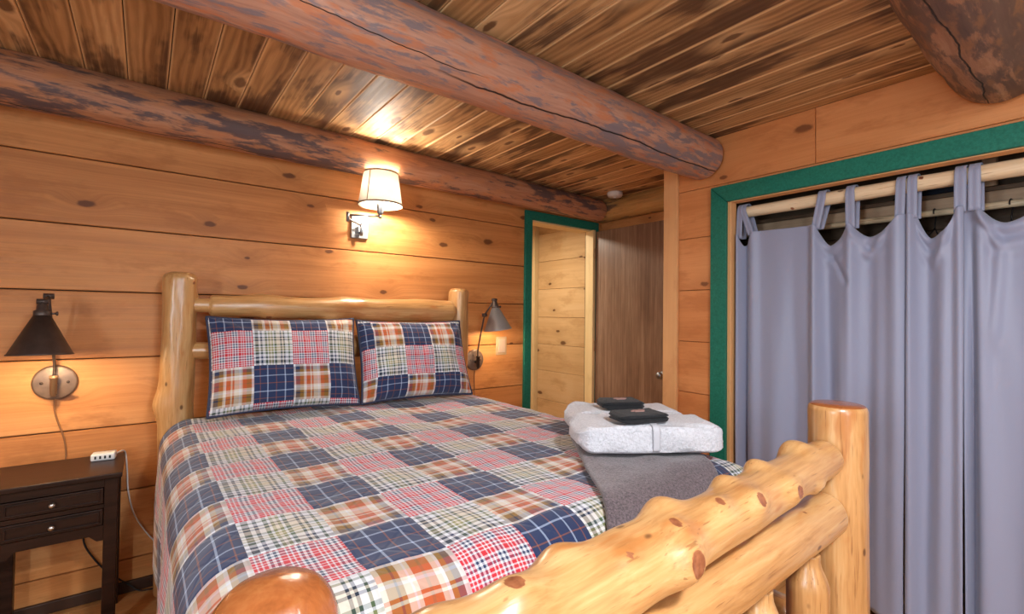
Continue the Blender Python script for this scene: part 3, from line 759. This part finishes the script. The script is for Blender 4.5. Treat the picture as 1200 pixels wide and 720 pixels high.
def folded(name, c, e1, e2, l1, l2, h, mat, layers, seed, soft=.03, lobes=True):
    """A folded terry stack: rounded cross-section along e1 with fold grooves on the sides."""
    bm = bmesh.new(); c = Vector(c); nu, nv = 40, 64
    rings = []
    for i in range(nu+1):
        a = i/nu; ring = []
        for k in range(nv):
            th = 2*PI*k/nv; ct, st = math.cos(th), math.sin(th)
            ex = .28
            yy = math.copysign(abs(ct)**ex, ct); zz = math.copysign(abs(st)**ex, st)
            qe = max(0, abs(2*a-1)-.80)/.20; end = 1-.30*(1-math.sqrt(max(0, 1-qe*qe)))*(1 if soft > .02 else .45)
            zscale = 1-(max(0, abs(2*a-1)-.78)/.22)**3*(.5 if soft > .02 else .3)
            groove = 0.
            if layers > 1:
                zl = (zz+1)/2*layers; fr = abs(zl-round(zl)); groove = .017*math.exp(-(fr/.10)**2)*(1 if .2 < zl < layers-.2 else 0)*abs(yy)**6
            kf = min(1, soft/.03)**2; w = (noise.noise((a*5+seed, ct*2, st*2))*.008 + noise.noise((a*14+seed, ct*5, st*5))*.003)*kf
            e2p = e2*(yy*(l2/2-groove+w)*end)
            zt = h/2+h/2*zz*zscale + (w*1.2 if zz > .2 else 0)
            if zz < -.3: zt = max(0, zt) if st < 0 else zt
            p = c + e1*((a-.5)*l1 + .008*kf*noise.noise((zz*2+seed, yy*3, a*2))) + e2p + Vector((0, 0, max(0., zt)))
            ring.append(bm.verts.new(p))
        rings.append(ring)
    for a, b in zip(rings, rings[1:]):
        for k in range(nv): bm.faces.new((a[k], a[(k+1) % nv], b[(k+1) % nv], b[k]))
    for ring, s in ((rings[0], -1), (rings[-1], 1)):
        cc = sum((v.co for v in ring), Vector())/nv
        r2 = [bm.verts.new(cc+(v.co-cc)*.85+e1*s*.008) for v in ring]; r3 = [bm.verts.new(cc+(v.co-cc)*.45+e1*s*.011) for v in ring]; cv = bm.verts.new(cc+e1*s*.012)
        for A, B in ((ring, r2), (r2, r3)):
            for k in range(nv): bm.faces.new((A[k], A[(k+1) % nv], B[(k+1) % nv], B[k]))
        for k in range(nv): bm.faces.new((r3[k], r3[(k+1) % nv], cv))
    bmesh.ops.recalc_face_normals(bm, faces=bm.faces)
    return obj(name, bm, mat)
ZQ = ZT + .026
def epos(a, b, z): p = A0+E1*a+E2*b; return (p.x, p.y, z)
t1 = tag(folded('towel', epos(.240, .112, ZQ), E1, E2, .495, .225, .095, 'towel', 3, 1.), 'folded white towel nearer the footboard with a ribbed band across it', 'towel', 'white folded towels')
t2 = tag(folded('towel', epos(.240, .350, ZQ-.002), E1, E2, .44, .215, .096, 'towel', 3, 6.), 'folded white towel behind the front towel and nearer the pillows', 'towel', 'white folded towels')
bm = bmesh.new()   # the woven band that crosses the front towel
rows = []
for aa in (.228, .234, .246, .252):
    row = []
    for k in range(41):
        th = PI*(-.08+1.16*k/40); ct, st = math.cos(th), math.sin(th); ex = .28
        yy = math.copysign(abs(ct)**ex, ct); zz = math.copysign(abs(st)**ex, st)
        p = A0 + E1*aa + E2*(.112 + yy*(.1125+.004)); row.append(bm.verts.new((p.x, p.y, ZQ + .0475+.0475*zz + (.003 if zz > .2 else 0))))
    rows.append(row)
for a, b in zip(rows, rows[1:]):
    for k in range(40): bm.faces.new((a[k], b[k], b[k+1], a[k+1]))
o = obj('woven_band', bm, 'towelband', t1); md = o.modifiers.new('t', 'SOLIDIFY'); md.thickness = .003
def rot(v, deg): return (Matrix.Rotation(math.radians(deg), 3, 'Z') @ v)
def washcloth(label, c, deg, l1, l2, h, seed):
    e1 = rot(E1, deg); e2 = rot(E2, deg)
    o = tag(folded('washcloth', c, e1, e2, l1, l2, h, 'blackcloth', 2, seed, soft=.012), label, 'washcloth', 'black folded washcloths')
    bm = bmesh.new(); c = Vector(c)
    def bar(x0, y0, x1, y1):
        z = c.z+h+.0045
        A = c+e1*x0+e2*y0; B = c+e1*x1+e2*y1; d = (B-A).normalized(); s = Vector((-d.y, d.x, 0))*.0022
        lo = [bm.verts.new((p.x, p.y, z-.004)) for p in (A-s, B-s, B+s, A+s)]; hi = [bm.verts.new((p.x, p.y, z)) for p in (A-s, B-s, B+s, A+s)]
        bm.faces.new(hi); bm.faces.new(lo[::-1])
        for k in range(4): bm.faces.new((lo[k], lo[(k+1) % 4], hi[(k+1) % 4], hi[k]))
    for x0, y0, x1, y1 in ((-.026, .004, .026, .004), (-.026, .004, -.010, .014), (-.010, .014, .0, .006), (.0, .006, .012, .016), (.012, .016, .026, .004), (-.018, -.006, .018, -.006)): bar(x0, y0, x1, y1)
    obj('emblem', bm, 'emblem', o, smooth=False)
    return o
washcloth('folded black washcloth on the front white towel', epos(.205, .070, ZQ+.101), 14, .17, .115, .030, 2.)
washcloth('folded black washcloth on the rear white towel', epos(.215, .305, ZQ+.100), 2, .15, .115, .032, 8.)

# ------------------------------------------------------------------ nightstand
ns = thing('nightstand', 'small espresso wood nightstand with two drawers against the headboard wall', 'nightstand', (-.25, 2.63, 0))
X0, X1, Y0, Y1, ZN = -.445, -.072, 2.475, 2.805, .66
box('tabletop', (X0-.012, Y0-.018, ZN-.02), (X1+.012, Y1, ZN), 'espresso', ns, bev=.004)
for x in (X0, X1-.043):
    for y in (Y0, Y1-.05): box('leg', (x, y, 0), (x+.043, y+.043, ZN-.02), 'espresso', ns, bev=.003)
bm = bmesh.new()
bx(bm, (X0+.043, Y0+.008, .605), (X1-.043, Y0+.026, ZN-.02)); bx(bm, (X0+.043, Y0+.008, .522), (X1-.043, Y0+.026, .538))
bx(bm, (X0+.008, Y0+.043, .425), (X0+.024, Y1-.05, ZN-.02)); bx(bm, (X1-.024, Y0+.043, .425), (X1-.008, Y1-.05, ZN-.02)); bx(bm, (X0+.043, Y1-.03, .425), (X1-.043, Y1-.014, ZN-.02))
bx(bm, (X0+.024, Y0+.03, .44), (X1-.024, Y1-.03, .45))
obj('carcass', bm, 'espresso', ns, smooth=False)
bm = bmesh.new()   # shaped apron under the drawers
poly = [(X0+.043, .455), (X1-.043, .455), (X1-.043, .395), (X1-.062, .395), (X1-.085, .418), (X0+.085, .418), (X0+.062, .395), (X0+.043, .395)]
prism(bm, poly, Y0+.008, Y0+.026, 1); obj('apron', bm, 'espresso', ns, smooth=False)
for z0, z1 in ((.542, .602), (.458, .520)):
    bm = bmesh.new(); bx(bm, (X0+.045, Y0+.002, z0), (X1-.045, Y0+.02, z1), .002)
    # raised moulding around the panel
    for c0, c1 in (((X0+.055, z0+.008), (X1-.055, z0+.014)), ((X0+.055, z1-.014), (X1-.055, z1-.008)), ((X0+.055, z0+.014), (X0+.061, z1-.014)), ((X1-.061, z0+.014), (X1-.055, z1-.014))):
        bx(bm, (c0[0], Y0-.003, c0[1]), (c1[0], Y0+.004, c1[1]), .0015)
    dr = obj('drawer', bm, 'espresso', ns, smooth=False)
    bm = bmesh.new(); lathe(bm, [(0, -.002), (.007, -.002), (.005, .004), (.004, .010), (.009, .014), (.0105, .019), (.008, .024), (0, .026)], (-.262, Y0+.002, (z0+z1)/2), (0, -1, 0), 24)
    k = obj('knob', bm, 'nickel', dr); k.matrix_parent_inverse = Matrix.Identity(4); k.matrix_parent_inverse = dr.matrix_parent_inverse.inverted() @ Matrix.Translation((0, 0, 0)) if False else Matrix.Identity(4)
ch = thing('usb_charger', 'white usb charging block on the nightstand corner', 'charger', (-.13, 2.715, ZN))
def qbox(name, c, ex, ey, lx, ly, z0, z1, mat, parent, bev):
    bm = bmesh.new(); bx(bm, (-lx/2, -ly/2, z0), (lx/2, ly/2, z1), bev, 3)
    for v in bm.verts: v.co = Vector((c[0], c[1], 0))+ex*v.co.x+ey*v.co.y+Vector((0, 0, v.co.z))
    return obj(name, bm, mat, parent)
cx = rot(Vector((1, 0, 0)), -6); cy = rot(Vector((0, 1, 0)), -6)
qbox('body', (-.13, 2.715), cx, cy, .082, .055, ZN, ZN+.030, 'white', ch, .006)
for k in range(4):
    c = Vector((-.13, 2.715, 0))+cx*(-.024+.016*k)-cy*.0275
    qbox('usb_port', (c.x, c.y), cx, cy, .0065, .003, ZN+.009, ZN+.021, 'black', ch, .0005)
o = bmesh.new(); tube(o, spline([(-.095, 2.73, ZN+.012), (-.068, 2.79, ZN+.01), (-.058, 2.822, .64), (-.052, 2.835, .56), (-.045, 2.836, .46), (-.02, 2.836, .35), (.03, 2.836, .25), (.075, 2.836, .185)]), .0032, 8)
obj('cable', o, 'white', ch)
o = bmesh.new(); tube(o, spline([(-.215, 2.838, .42), (-.20, 2.838, .36), (-.195, 2.838, .27), (-.16, 2.838, .19), (-.115, 2.838, .12), (-.07, 2.836, .07), (-.03, 2.825, .035), (.01, 2.80, .01), (.10, 2.79, .006)]), .0035, 8)
tag(obj('power_cord', o, 'black'), 'thin black cord hanging behind the nightstand legs', 'cord')

# ------------------------------------------------------------------ wall lamps
def wall_lamp(label, x, zp, shade_c, tilt, joint, cordpts, mats, scale=1.):
    """Round plate on the wall, jointed arm and a cone shade; shade_c = centre of the rim."""
    t = thing('wall_lamp', label, 'wall lamp', (x, D, zp), 'cone wall lamps')
    bm = bmesh.new(); lathe(bm, [(0, 0), (.073, 0), (.075, .004), (.072, .012), (.066, .015), (0, .016)], (x, D, zp), (0, -1, 0), 48)
    pl = obj('wall_plate', bm, mats['plate'], t)
    for s in (-1, 1):
        bm = bmesh.new(); lathe(bm, [(0, 0), (.006, 0), (.006, .003), (0, .005)], (x+s*.042, D-.016, zp), (0, -1, 0), 16); obj('screw', bm, mats['dark'], pl).matrix_parent_inverse = Matrix.Identity(4)
    sc_, ax = Vector(shade_c), Vector(tilt).normalized()
    apex = sc_ + ax*.152
    yo = D-.052
    bm = bmesh.new()
    tube(bm, [(x, D-.014, zp-.012), (x, yo-.006, zp-.012)], .010, 14)
    tube(bm, [(x, yo, zp-.055), (x, yo, zp-.045), (x, yo, zp-.044), (x, yo, zp+.02), (x, yo, zp+.021), (x, yo, zp+.034)], [.008, .008, .012, .012, .015, .015], 16)
    obj('swivel', bm, mats['mid'], t)
    jt = Vector(joint)
    bm = bmesh.new(); tube(bm, spline([(x, yo, zp+.03), (x, yo, zp+.09), jt]) , .0055, 12); tube(bm, [jt-Vector((.016, 0, 0)), jt+Vector((.016, 0, 0))], .012, 16)
    top = apex+ax*.055
    tube(bm, [jt, jt*.5+top*.5, top], .0055, 12); tube(bm, [top-Vector((.017, 0, 0)), top+Vector((.017, 0, 0))], .011, 16)
    obj('arm', bm, mats['dark'], t)
    bm = bmesh.new(); lathe(bm, [(0, .062), (.010, .06), (.012, .045), (.017, .04), (.018, .022), (.026, .018), (.026, -.004), (.020, -.012), (0, -.012)], apex, ax, 28)
    tube(bm, [apex+ax*.008+Vector((.024, 0, 0)), apex+ax*.008+Vector((.040, 0, 0))], .0045, 10); tube(bm, [apex+ax*.008+Vector((.040, 0, 0)), apex+ax*.008+Vector((.046, 0, 0))], .008, 12)
    obj('lamp_socket', bm, mats['dark'], t)
    bm = bmesh.new(); R = .094
    lathe(bm, [(.023, .150), (.026, .152), (R, .004), (R+.004, .001), (R+.004, -.003), (R, -.004), (R-.003, .002), (.024, .146), (.020, .148)], sc_, ax, 56)
    for f in bm.faces: f.material_index = 0
    sh = obj('shade', bm, [mats['shade'], 'shadein'], t)
    for p in sh.data.polygons:
        if p.index >= 56*5: p.material_index = 1
    bm = bmesh.new(); lathe(bm, [(0, .02), (.012, .024), (.022, .04), (.024, .055), (.018, .075), (.012, .095), (.011, .12), (0, .12)], sc_, ax, 24); obj('bulb', bm, 'bulb', t)
    bm = bmesh.new(); tube(bm, spline(cordpts), .0035, 8); obj('cord', bm, mats['cord'], t)
    l = bpy.data.lights.new('wall_lamp_light', 'POINT'); l.energy = 3.2*scale; l.color = (1., .70, .40); l.shadow_soft_size = .02
    lo = bpy.data.objects.new('wall_lamp_light', l); COL.objects.link(lo); lo.location = sc_+ax*.008; lo.parent = t; lo.matrix_parent_inverse = Matrix.Translation(-t.location)
    return t
wall_lamp('dark bronze cone wall lamp above the nightstand', -.304, .99, (-.322, 2.60, 1.130), (0, .06, 1), (-.315, 2.70, 1.36),
          [(-.304, D-.010, .925), (-.300, D-.006, .85), (-.270, D-.006, .74), (-.262, D-.006, .64), (-.265, D-.006, .50)],
          dict(plate='bronzeplate', dark='bronze', mid='brass', shade='bronze', cord='browncord'))
wall_lamp('grey metal cone wall lamp between the right bed post and green door trim', 1.862, .985, (1.945, 2.68, 1.206), (-.13, .04, 1), (1.868, 2.735, 1.305),
          [(1.862, D-.010, .91), (1.862, D-.006, .84), (1.866, D-.006, .74), (1.862, D-.006, .6)],
          dict(plate='bronzeplate', dark='bronze', mid='bronze', shade='pewter', cord='browncord'), .55)

# sconce with a fabric shade
scn = thing('wall_sconce', 'steel wall sconce with cream fabric drum shade above the headboard', 'wall sconce', (1.015, D, 1.83))
box('backplate', (.963, D-.022, 1.758), (1.067, D-.0005, 1.902), 'steel', scn, bev=.003)
SX, SY, SZ = 1.070, 2.655, 1.935
bm = bmesh.new(); tube(bm, [(1.015, D-.02, 1.795), (1.015, D-.05, 1.795)], .008, 14); tube(bm, [(1.015, D-.05, 1.770), (1.015, D-.05, 1.845)], .009, 14)
tube(bm, [(1.015, D-.05, 1.83), (.905, 2.722, 1.848)], .006, 12); tube(bm, [(.905, 2.722, 1.832), (.905, 2.722, 1.885)], .010, 14)
tube(bm, [(.905, 2.722, 1.868), (SX, SY, 1.872)], .006, 12); tube(bm, [(SX, SY, 1.860), (SX, SY, 1.884)], .009, 14)
obj('swing_arm', bm, 'steel', scn)
bm = bmesh.new(); lathe(bm, [(0, -.06), (.012, -.06), (.016, -.05), (.022, -.015), (.026, .012), (.024, .02), (0, .02)], (SX, SY, SZ+.005), seg=28); obj('lamp_cup', bm, 'steel', scn)
R0, R1, H = .124, .097, .190
bm = bmesh.new(); lathe(bm, [(R0, 0), (R1, H), (R1-.0015, H), (R0-.0015, 0)], (SX, SY, SZ), seg=64, close=True); sh = obj('shade', bm, 'linen', scn)
bm = bmesh.new()
for r, z in ((R0, .003), (R1, H-.003)): lathe(bm, [(r-.001, -.005), (r+.0022, -.005), (r+.0022, .005), (r-.001, .005)], (SX, SY, SZ+z), seg=64, close=True)
for a in (-148, -28, 92):
    a = math.radians(a); d = Vector((math.cos(a), math.sin(a), 0))
    tube(bm, [Vector((SX, SY, SZ))+d*R0, Vector((SX, SY, SZ+H))+d*R1], .003, 8)
o = obj('shade_trim', bm, 'shadetrim', sh); o.matrix_parent_inverse = Matrix.Identity(4)
bm = bmesh.new(); lathe(bm, [(0, .155), (.014, .15), (.026, .13), (.030, .105), (.024, .075), (.014, .05), (.013, .02), (0, .02)], (SX, SY, SZ), seg=28); obj('bulb', bm, 'bulb', scn)
def light(name, typ, loc, e, col, size=.03, parent=None, **kw):
    l = bpy.data.lights.new(name, typ); l.energy = e; l.color = col
    if typ == 'POINT': l.shadow_soft_size = size
    for k, v in kw.items(): setattr(l, k, v)
    o = bpy.data.objects.new(name, l); COL.objects.link(o); o.location = loc
    if parent: o.parent = parent; o.matrix_parent_inverse = Matrix.Translation(-parent.location)
    return o
light('sconce_light', 'POINT', (SX, SY, SZ+.188), 24., (1., .90, .76), .02, scn)
light('sconce_light', 'POINT', (SX, SY, SZ+.012), 14., (1., .89, .73), .02, scn).location = (SX+.045, SY-.02, SZ+.015)

# light switch, smoke detector
sw = thing('light_switch', 'almond rocker light switch on the wall beside the door trim', 'light switch', (2.098, D, 1.08))
box('switch_plate', (2.05, D-.007, 1.012), (2.146, D-.0003, 1.146), 'almond', sw, bev=.003)
box('rocker', (2.068, D-.013, 1.030), (2.128, D-.006, 1.128), 'rocker', sw, bev=.002)
sd = thing('smoke_detector', 'round white smoke detector on the ceiling near the door corner', 'smoke detector', (2.955, 2.50, CEIL))
bm = bmesh.new(); lathe(bm, [(0, 0), (.060, 0), (.062, -.006), (.062, -.020), (.056, -.034), (.040, -.040), (0, -.041)], (2.955, 2.50, CEIL), seg=40); obj('housing', bm, 'whitesoft', sd)
bm = bmesh.new(); lathe(bm, [(0, -.040), (.012, -.040), (.012, -.044), (0, -.045)], (2.955, 2.50, CEIL), seg=20); obj('test_button', bm, 'white', sd)

# ------------------------------------------------------------------ closet: pole, curtains, contents
RXC, RZC, RR = 2.555, 1.878, .031
rod = tag(log('curtain_pole', (RXC, 1.286, RZC), (RXC, CY0+.01, RZC), .029, .036, 'rod', seed=80, wob=.06, seg=36, step=.015, round0=.004, round1=.004, knots=[(.27, -130, .003, .02, .006), (.77, 150, .003, .02, .007)]), 'pale peeled pole holding the curtain tabs', 'curtain pole')
def interp(pts, x):
    """Smooth monotone-ish interpolation through (x, value)."""
    pts = sorted(pts)
    if x <= pts[0][0]: return pts[0][1]
    for (a, va), (b, vb) in zip(pts, pts[1:]):
        if x <= b:
            t = (x-a)/(b-a)
            if abs(va-vb) < .02: return va+(vb-va)*t
            return va+(vb-va)*t**1.8 if va < vb else vb+(va-vb)*(1-t)**1.8
    return pts[-1][1]
CX = 2.522
def curtain(label, ytop, ybot, top, pleats, tabs, swags, dx=0., seed=0., nu=150, nv=110, diag=()):
    """ytop/ybot: edges (from, to) at top and bottom; top: (y, z) of the upper hem; pleats: (y at top, y at bottom, width, amp top, amp bottom)."""
    bm = bmesh.new(); rows = []
    for i in range(nu+1):
        a = i/nu; row = []
        for j in range(nv+1):
            b = (j/nv)**1.25
            yt = ytop[0]+(ytop[1]-ytop[0])*a; yb = ybot[0]+(ybot[1]-ybot[0])*a
            zt = interp(top, yt); z = zt+(.045-zt)*b
            h = (1.765-z)/1.72
            y = yt+(yb-yt)*sstep(0, 1, min(1, h*1.1))
            off = 0.
            for (p0, p1, wd, a0, a1) in pleats:
                pc = p0+(p1-p0)*h
                w2 = wd*(1+.5*h)
                am = a0+(a1-a0)*min(1, h*1.6)
                off += am*math.exp(-((y-pc)/w2)**2)
            for (sy, sw, am) in swags:
                d = (y-sy)/sw
                if abs(d) < 1.3:
                    q = (zt-z); e = math.exp(-(q/.10)**2)*max(0, 1-d*d*.7)
                    off += am*e*math.sin((q - .03*d*d)*95.)
            for (ya, za, yb_, zb, wd, am) in diag:
                vx, vz = yb_-ya, zb-za; L2 = vx*vx+vz*vz; t = ((y-ya)*vx+(z-za)*vz)/L2
                if -.1 < t < 1.1:
                    dd = abs((y-ya)*vz-(z-za)*vx)/math.sqrt(L2)
                    off += am*math.exp(-(dd/wd)**2)*sstep(-.1, .1, t)*(1-sstep(.8, 1.1, t))
            off += .005*noise.noise((y*7+seed, z*1.1, seed)) + .0025*noise.noise((y*18, z*3., seed))
            row.append(bm.verts.new((CX+dx-off, y, z)))
        rows.append(row)
    for i in range(nu):
        for j in range(nv): bm.faces.new((rows[i][j], rows[i][j+1], rows[i+1][j+1], rows[i+1][j]))
    o = tag(obj('curtain', bm, 'curtain'), label, 'curtain', 'grey tab curtains')
    md = o.modifiers.new('thick', 'SOLIDIFY'); md.thickness = .0035; md.offset = 0
    for (yb, yt, w) in tabs:
        zb = interp(top, yb)-.02; bm = bmesh.new(); prof = []
        fr = RR+.010
        xb = None
        n = 9
        for k in range(n): t = k/(n-1); prof.append((CX-.012+dx*0+(RXC-fr-(CX-.012))*t, zb+(RZC-zb)*t, yb+(yt-yb)*t, w))
        for k in range(1, 16): a = PI-PI*k/15; prof.append((RXC+fr*math.cos(a), RZC+fr*math.sin(a)*1.05, yt, w*.95))
        for k in range(1, n): t = k/(n-1); prof.append((RXC+fr-(.045)*t, RZC+(zb-RZC)*t, yt+(yb-.006-yt)*t, w*.9))
        cols = []
        for (x, z, y, ww) in prof:
            cols.append([bm.verts.new((x+(.0015*math.cos(3*PI*q)), y+ww*(q-.5), z)) for q in (0, .17, .33, .5, .67, .83, 1.)])
        for a, b in zip(cols, cols[1:]):
            for k in range(6): bm.faces.new((a[k], a[k+1], b[k+1], b[k]))
        tb = obj('curtain_tab', bm, 'curtain', o); md = tb.modifiers.new('thick', 'SOLIDIFY'); md.thickness = .003; md.offset = 1
    return o
curtain('widest grey tab curtain hanging from the left end of the closet pole', (1.284, .563), (1.275, .575),
        [(1.29, 1.755), (1.272, 1.752), (1.250, 1.69), (1.235, 1.70), (1.205, 1.762), (1.05, 1.757), (.905, 1.755), (.848, 1.650), (.765, 1.744), (.693, 1.672), (.590, 1.752), (.55, 1.75)],
        [(1.275, 1.27, .012, .030, .035), (1.240, 1.243, .012, -.02, -.03), (1.20, 1.19, .022, .018, .022), (.91, .895, .018, .026, .050), (.86, .845, .028, -.018, -.030), (.765, .77, .022, .026, .022), (.70, .70, .03, -.015, -.012), (.60, .60, .03, .024, .030),
         (1.08, 1.10, .035, 0., .020), (1.0, 1.0, .03, 0., -.022), (.80, .80, .018, 0., .018), (.66, .665, .02, 0., .018)],
        [(1.272, 1.268, .030), (1.205, 1.252, .032), (.905, .880, .036), (.763, .766, .036), (.586, .583, .034)],
        [(.845, .06, .006), (.693, .07, .007)], seed=1., nu=230, diag=[(.84, 1.60, .77, 1.46, .012, -.012), (.70, 1.58, .765, 1.72, .012, .008), (.70, 1.58, .62, 1.72, .012, .008)])
curtain('narrow grey tab curtain in the middle of the closet pole', (.560, .388), (.568, .392),
        [(.562, 1.752), (.535, 1.748), (.485, 1.640), (.455, 1.66), (.405, 1.752), (.38, 1.752)],
        [(.553, .555, .014, .024, .030), (.50, .495, .028, -.016, -.028), (.44, .47, .025, .012, .030), (.40, .395, .016, .022, .030)],
        [(.545, .545, .033), (.398, .397, .036)], [(.485, .055, .007)], dx=-.002, seed=5., nu=90, diag=[(.48, 1.52, .42, 1.72, .014, .012)])
curtain('grey tab curtain at the right edge of the photo with swagged top', (.396, -.42), (.392, -.40),
        [(.38, 1.75), (.352, 1.752), (.275, 1.675), (.17, 1.755), (.08, 1.67), (-.02, 1.752), (-.12, 1.67), (-.22, 1.752), (-.30, 1.68), (-.40, 1.752)],
        [(.365, .372, .010, .0, -.050), (.345, .33, .022, .020, .012), (.30, .29, .03, -.006, .0), (.17, .18, .03, .026, .034), (.09, .10, .03, -.015, -.03), (-.02, -.02, .03, .026, .03), (-.22, -.2, .03, .025, .03)],
        [(.357, .357, .036), (.17, .17, .036), (-.02, -.02, .036), (-.22, -.22, .036), (-.40, -.40, .036)], [(.275, .08, .010), (.08, .08, .008)], dx=.016, seed=9., nu=190,
        diag=[(.35, 1.73, .29, 1.58, .012, .020), (.29, 1.58, .31, 1.2, .02, .016)])
# inside the closet
struct(plank('trim_10', (2.80, -.95, 1.800), (2.825, 1.60, 1.852), 'cleat', 1))
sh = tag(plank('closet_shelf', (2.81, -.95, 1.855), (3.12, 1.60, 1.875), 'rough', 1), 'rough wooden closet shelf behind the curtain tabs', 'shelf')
hr = bmesh.new(); tube(hr, [(2.762, 1.61, 1.782), (2.762, -.99, 1.782)], .015, 18)
me = obj('hanging_rail', hr, 'rod'); setattr_pt(me.data, 'bco', 'FLOAT_VECTOR', [c for v in me.data.vertices for c in (v.co.y, v.co.x-2.762, v.co.z-1.782)]); setattr_pt(me.data, 'knot', 'FLOAT', [0.]*len(me.data.vertices))
tag(me, 'thin wooden clothes rail under the closet shelf', 'clothes rail')
struct(plank('trim_11', (2.80, .33, 1.875), (2.84, .375, 2.28), 'cleat', 2))
bm = bmesh.new(); rows = []
for i in range(31):
    row = []
    for k in range(24):
        a = i/30; th = PI*k/23
        e = math.sin(PI*min(1, max(0, a)))**.4
        h = (.075+.03*noise.noise((a*5, th, 1.)))*e+.004
        row.append(bm.verts.new((2.965-.125*math.cos(th)*max(e, .05), .72-.32*a, 1.876+h*math.sin(th)**.7)))
    rows.append(row)
for i in range(30):
    for k in range(23): bm.faces.new((rows[i][k], rows[i][k+1], rows[i+1][k+1], rows[i+1][k]))
for r in (rows[0], rows[-1]): bm.faces.new(r)
for i in range(30): bm.faces.new((rows[i][0], rows[i+1][0], rows[i+1][-1], rows[i][-1]))
bmesh.ops.recalc_face_normals(bm, faces=bm.faces)
tag(obj('folded_blanket', bm, 'navycloth'), 'dark navy folded blanket on the closet shelf', 'blanket')
proto = None
for k, (y, lab) in enumerate(((.83, 'dark wire clothes hanger left of the others on the closet rail'), (.52, 'dark wire clothes hanger in the middle of the closet rail'), (.285, 'dark wire clothes hanger nearest the right edge of the closet rail'))):
    if proto is None:
        bm = bmesh.new(); rr_ = .019
        pts = [Vector((rr_*math.cos(a), 0, rr_*math.sin(a))) for a in [math.radians(-30+d) for d in range(0, 211, 14)]]
        pts = pts[::-1]
        hook = [Vector((-rr_*math.cos(math.radians(30)), 0, -.005))] + [Vector((rr_*math.cos(math.radians(t)), 0, rr_*math.sin(math.radians(t)))) for t in range(180, -1, -15)] + [Vector((rr_*.9, 0, -.02)), Vector((.004, 0, -.045)), Vector((0, 0, -.07))]
        tube(bm, hook, .0028, 8)
        tube(bm, [(0, 0, -.068), (-.19, 0, -.155), (-.20, 0, -.165), (-.19, 0, -.172), (.19, 0, -.172), (.20, 0, -.165), (.19, 0, -.155), (0, 0, -.068)], .0028, 8)
        proto = tag(obj('clothes_hanger', bm, 'darkwire'), lab, 'hanger', 'hangers on the closet rail'); h = proto
    else:
        h = proto.copy(); COL.objects.link(h); h['label'] = lab
    h.location = (2.762, y, 1.782); h.rotation_euler = (0, 0, math.radians(4-6*k))

# ------------------------------------------------------------------ lamps behind the camera, hall lamp, daylight
def ceiling_lamp(label, x, y, e, col, size):
    t = thing('ceiling_lamp', label, 'ceiling lamp', (x, y, CEIL))
    bm = bmesh.new(); lathe(bm, [(0, 0), (.15, 0), (.155, -.01), (.15, -.025), (0, -.025)], (x, y, CEIL), seg=40); obj('canopy', bm, 'steel', t)
    bm = bmesh.new(); lathe(bm, [(.14, -.025), (.135, -.05), (.10, -.075), (.05, -.086), (0, -.088)], (x, y, CEIL), seg=40); obj('diffuser', bm, 'diff', t)
    o = light('ceiling_lamp_light', 'AREA', (x, y, CEIL-.10), e, col, parent=t, shape='DISK', size=size)
    return t
ceiling_lamp('round ceiling lamp behind the camera', .55, -.55, 42., (.94, .96, 1.), .28)
ceiling_lamp('round ceiling lamp in the hallway beyond the door', 2.45, 3.45, 15., (1., .89, .74), .25)
def window_light(loc, rotz, sx, sy, e, col):
    o = light('window_daylight', 'AREA', loc, e, col, shape='RECTANGLE', size=sx, size_y=sy)
    o.rotation_euler = (math.radians(90), 0, rotz)
window_light((.35, YB-.16, 1.45), math.radians(0), 1.9, 1.3, 24., (.80, .90, 1.))
window_light((XL-.16, 0., 1.5), math.radians(-90), 1.6, 1.2, 40., (.80, .90, 1.))  # general fill through the added side window
for o in list(bpy.data.objects):
    if o.type == 'LIGHT' and o.name.startswith('window'):
        pass
w = bpy.data.worlds.new('world'); sc.world = w; w.use_nodes = True
w.node_tree.nodes['Background'].inputs[0].default_value = (.75, .85, 1., 1); w.node_tree.nodes['Background'].inputs[1].default_value = .6

vs = sc.view_settings
vs.view_transform = 'Standard'; vs.look = 'None'; vs.gamma = 1.; vs.use_curve_mapping = False; vs.exposure = 0.62
sc.cycles.max_bounces = 10; sc.cycles.diffuse_bounces = 6
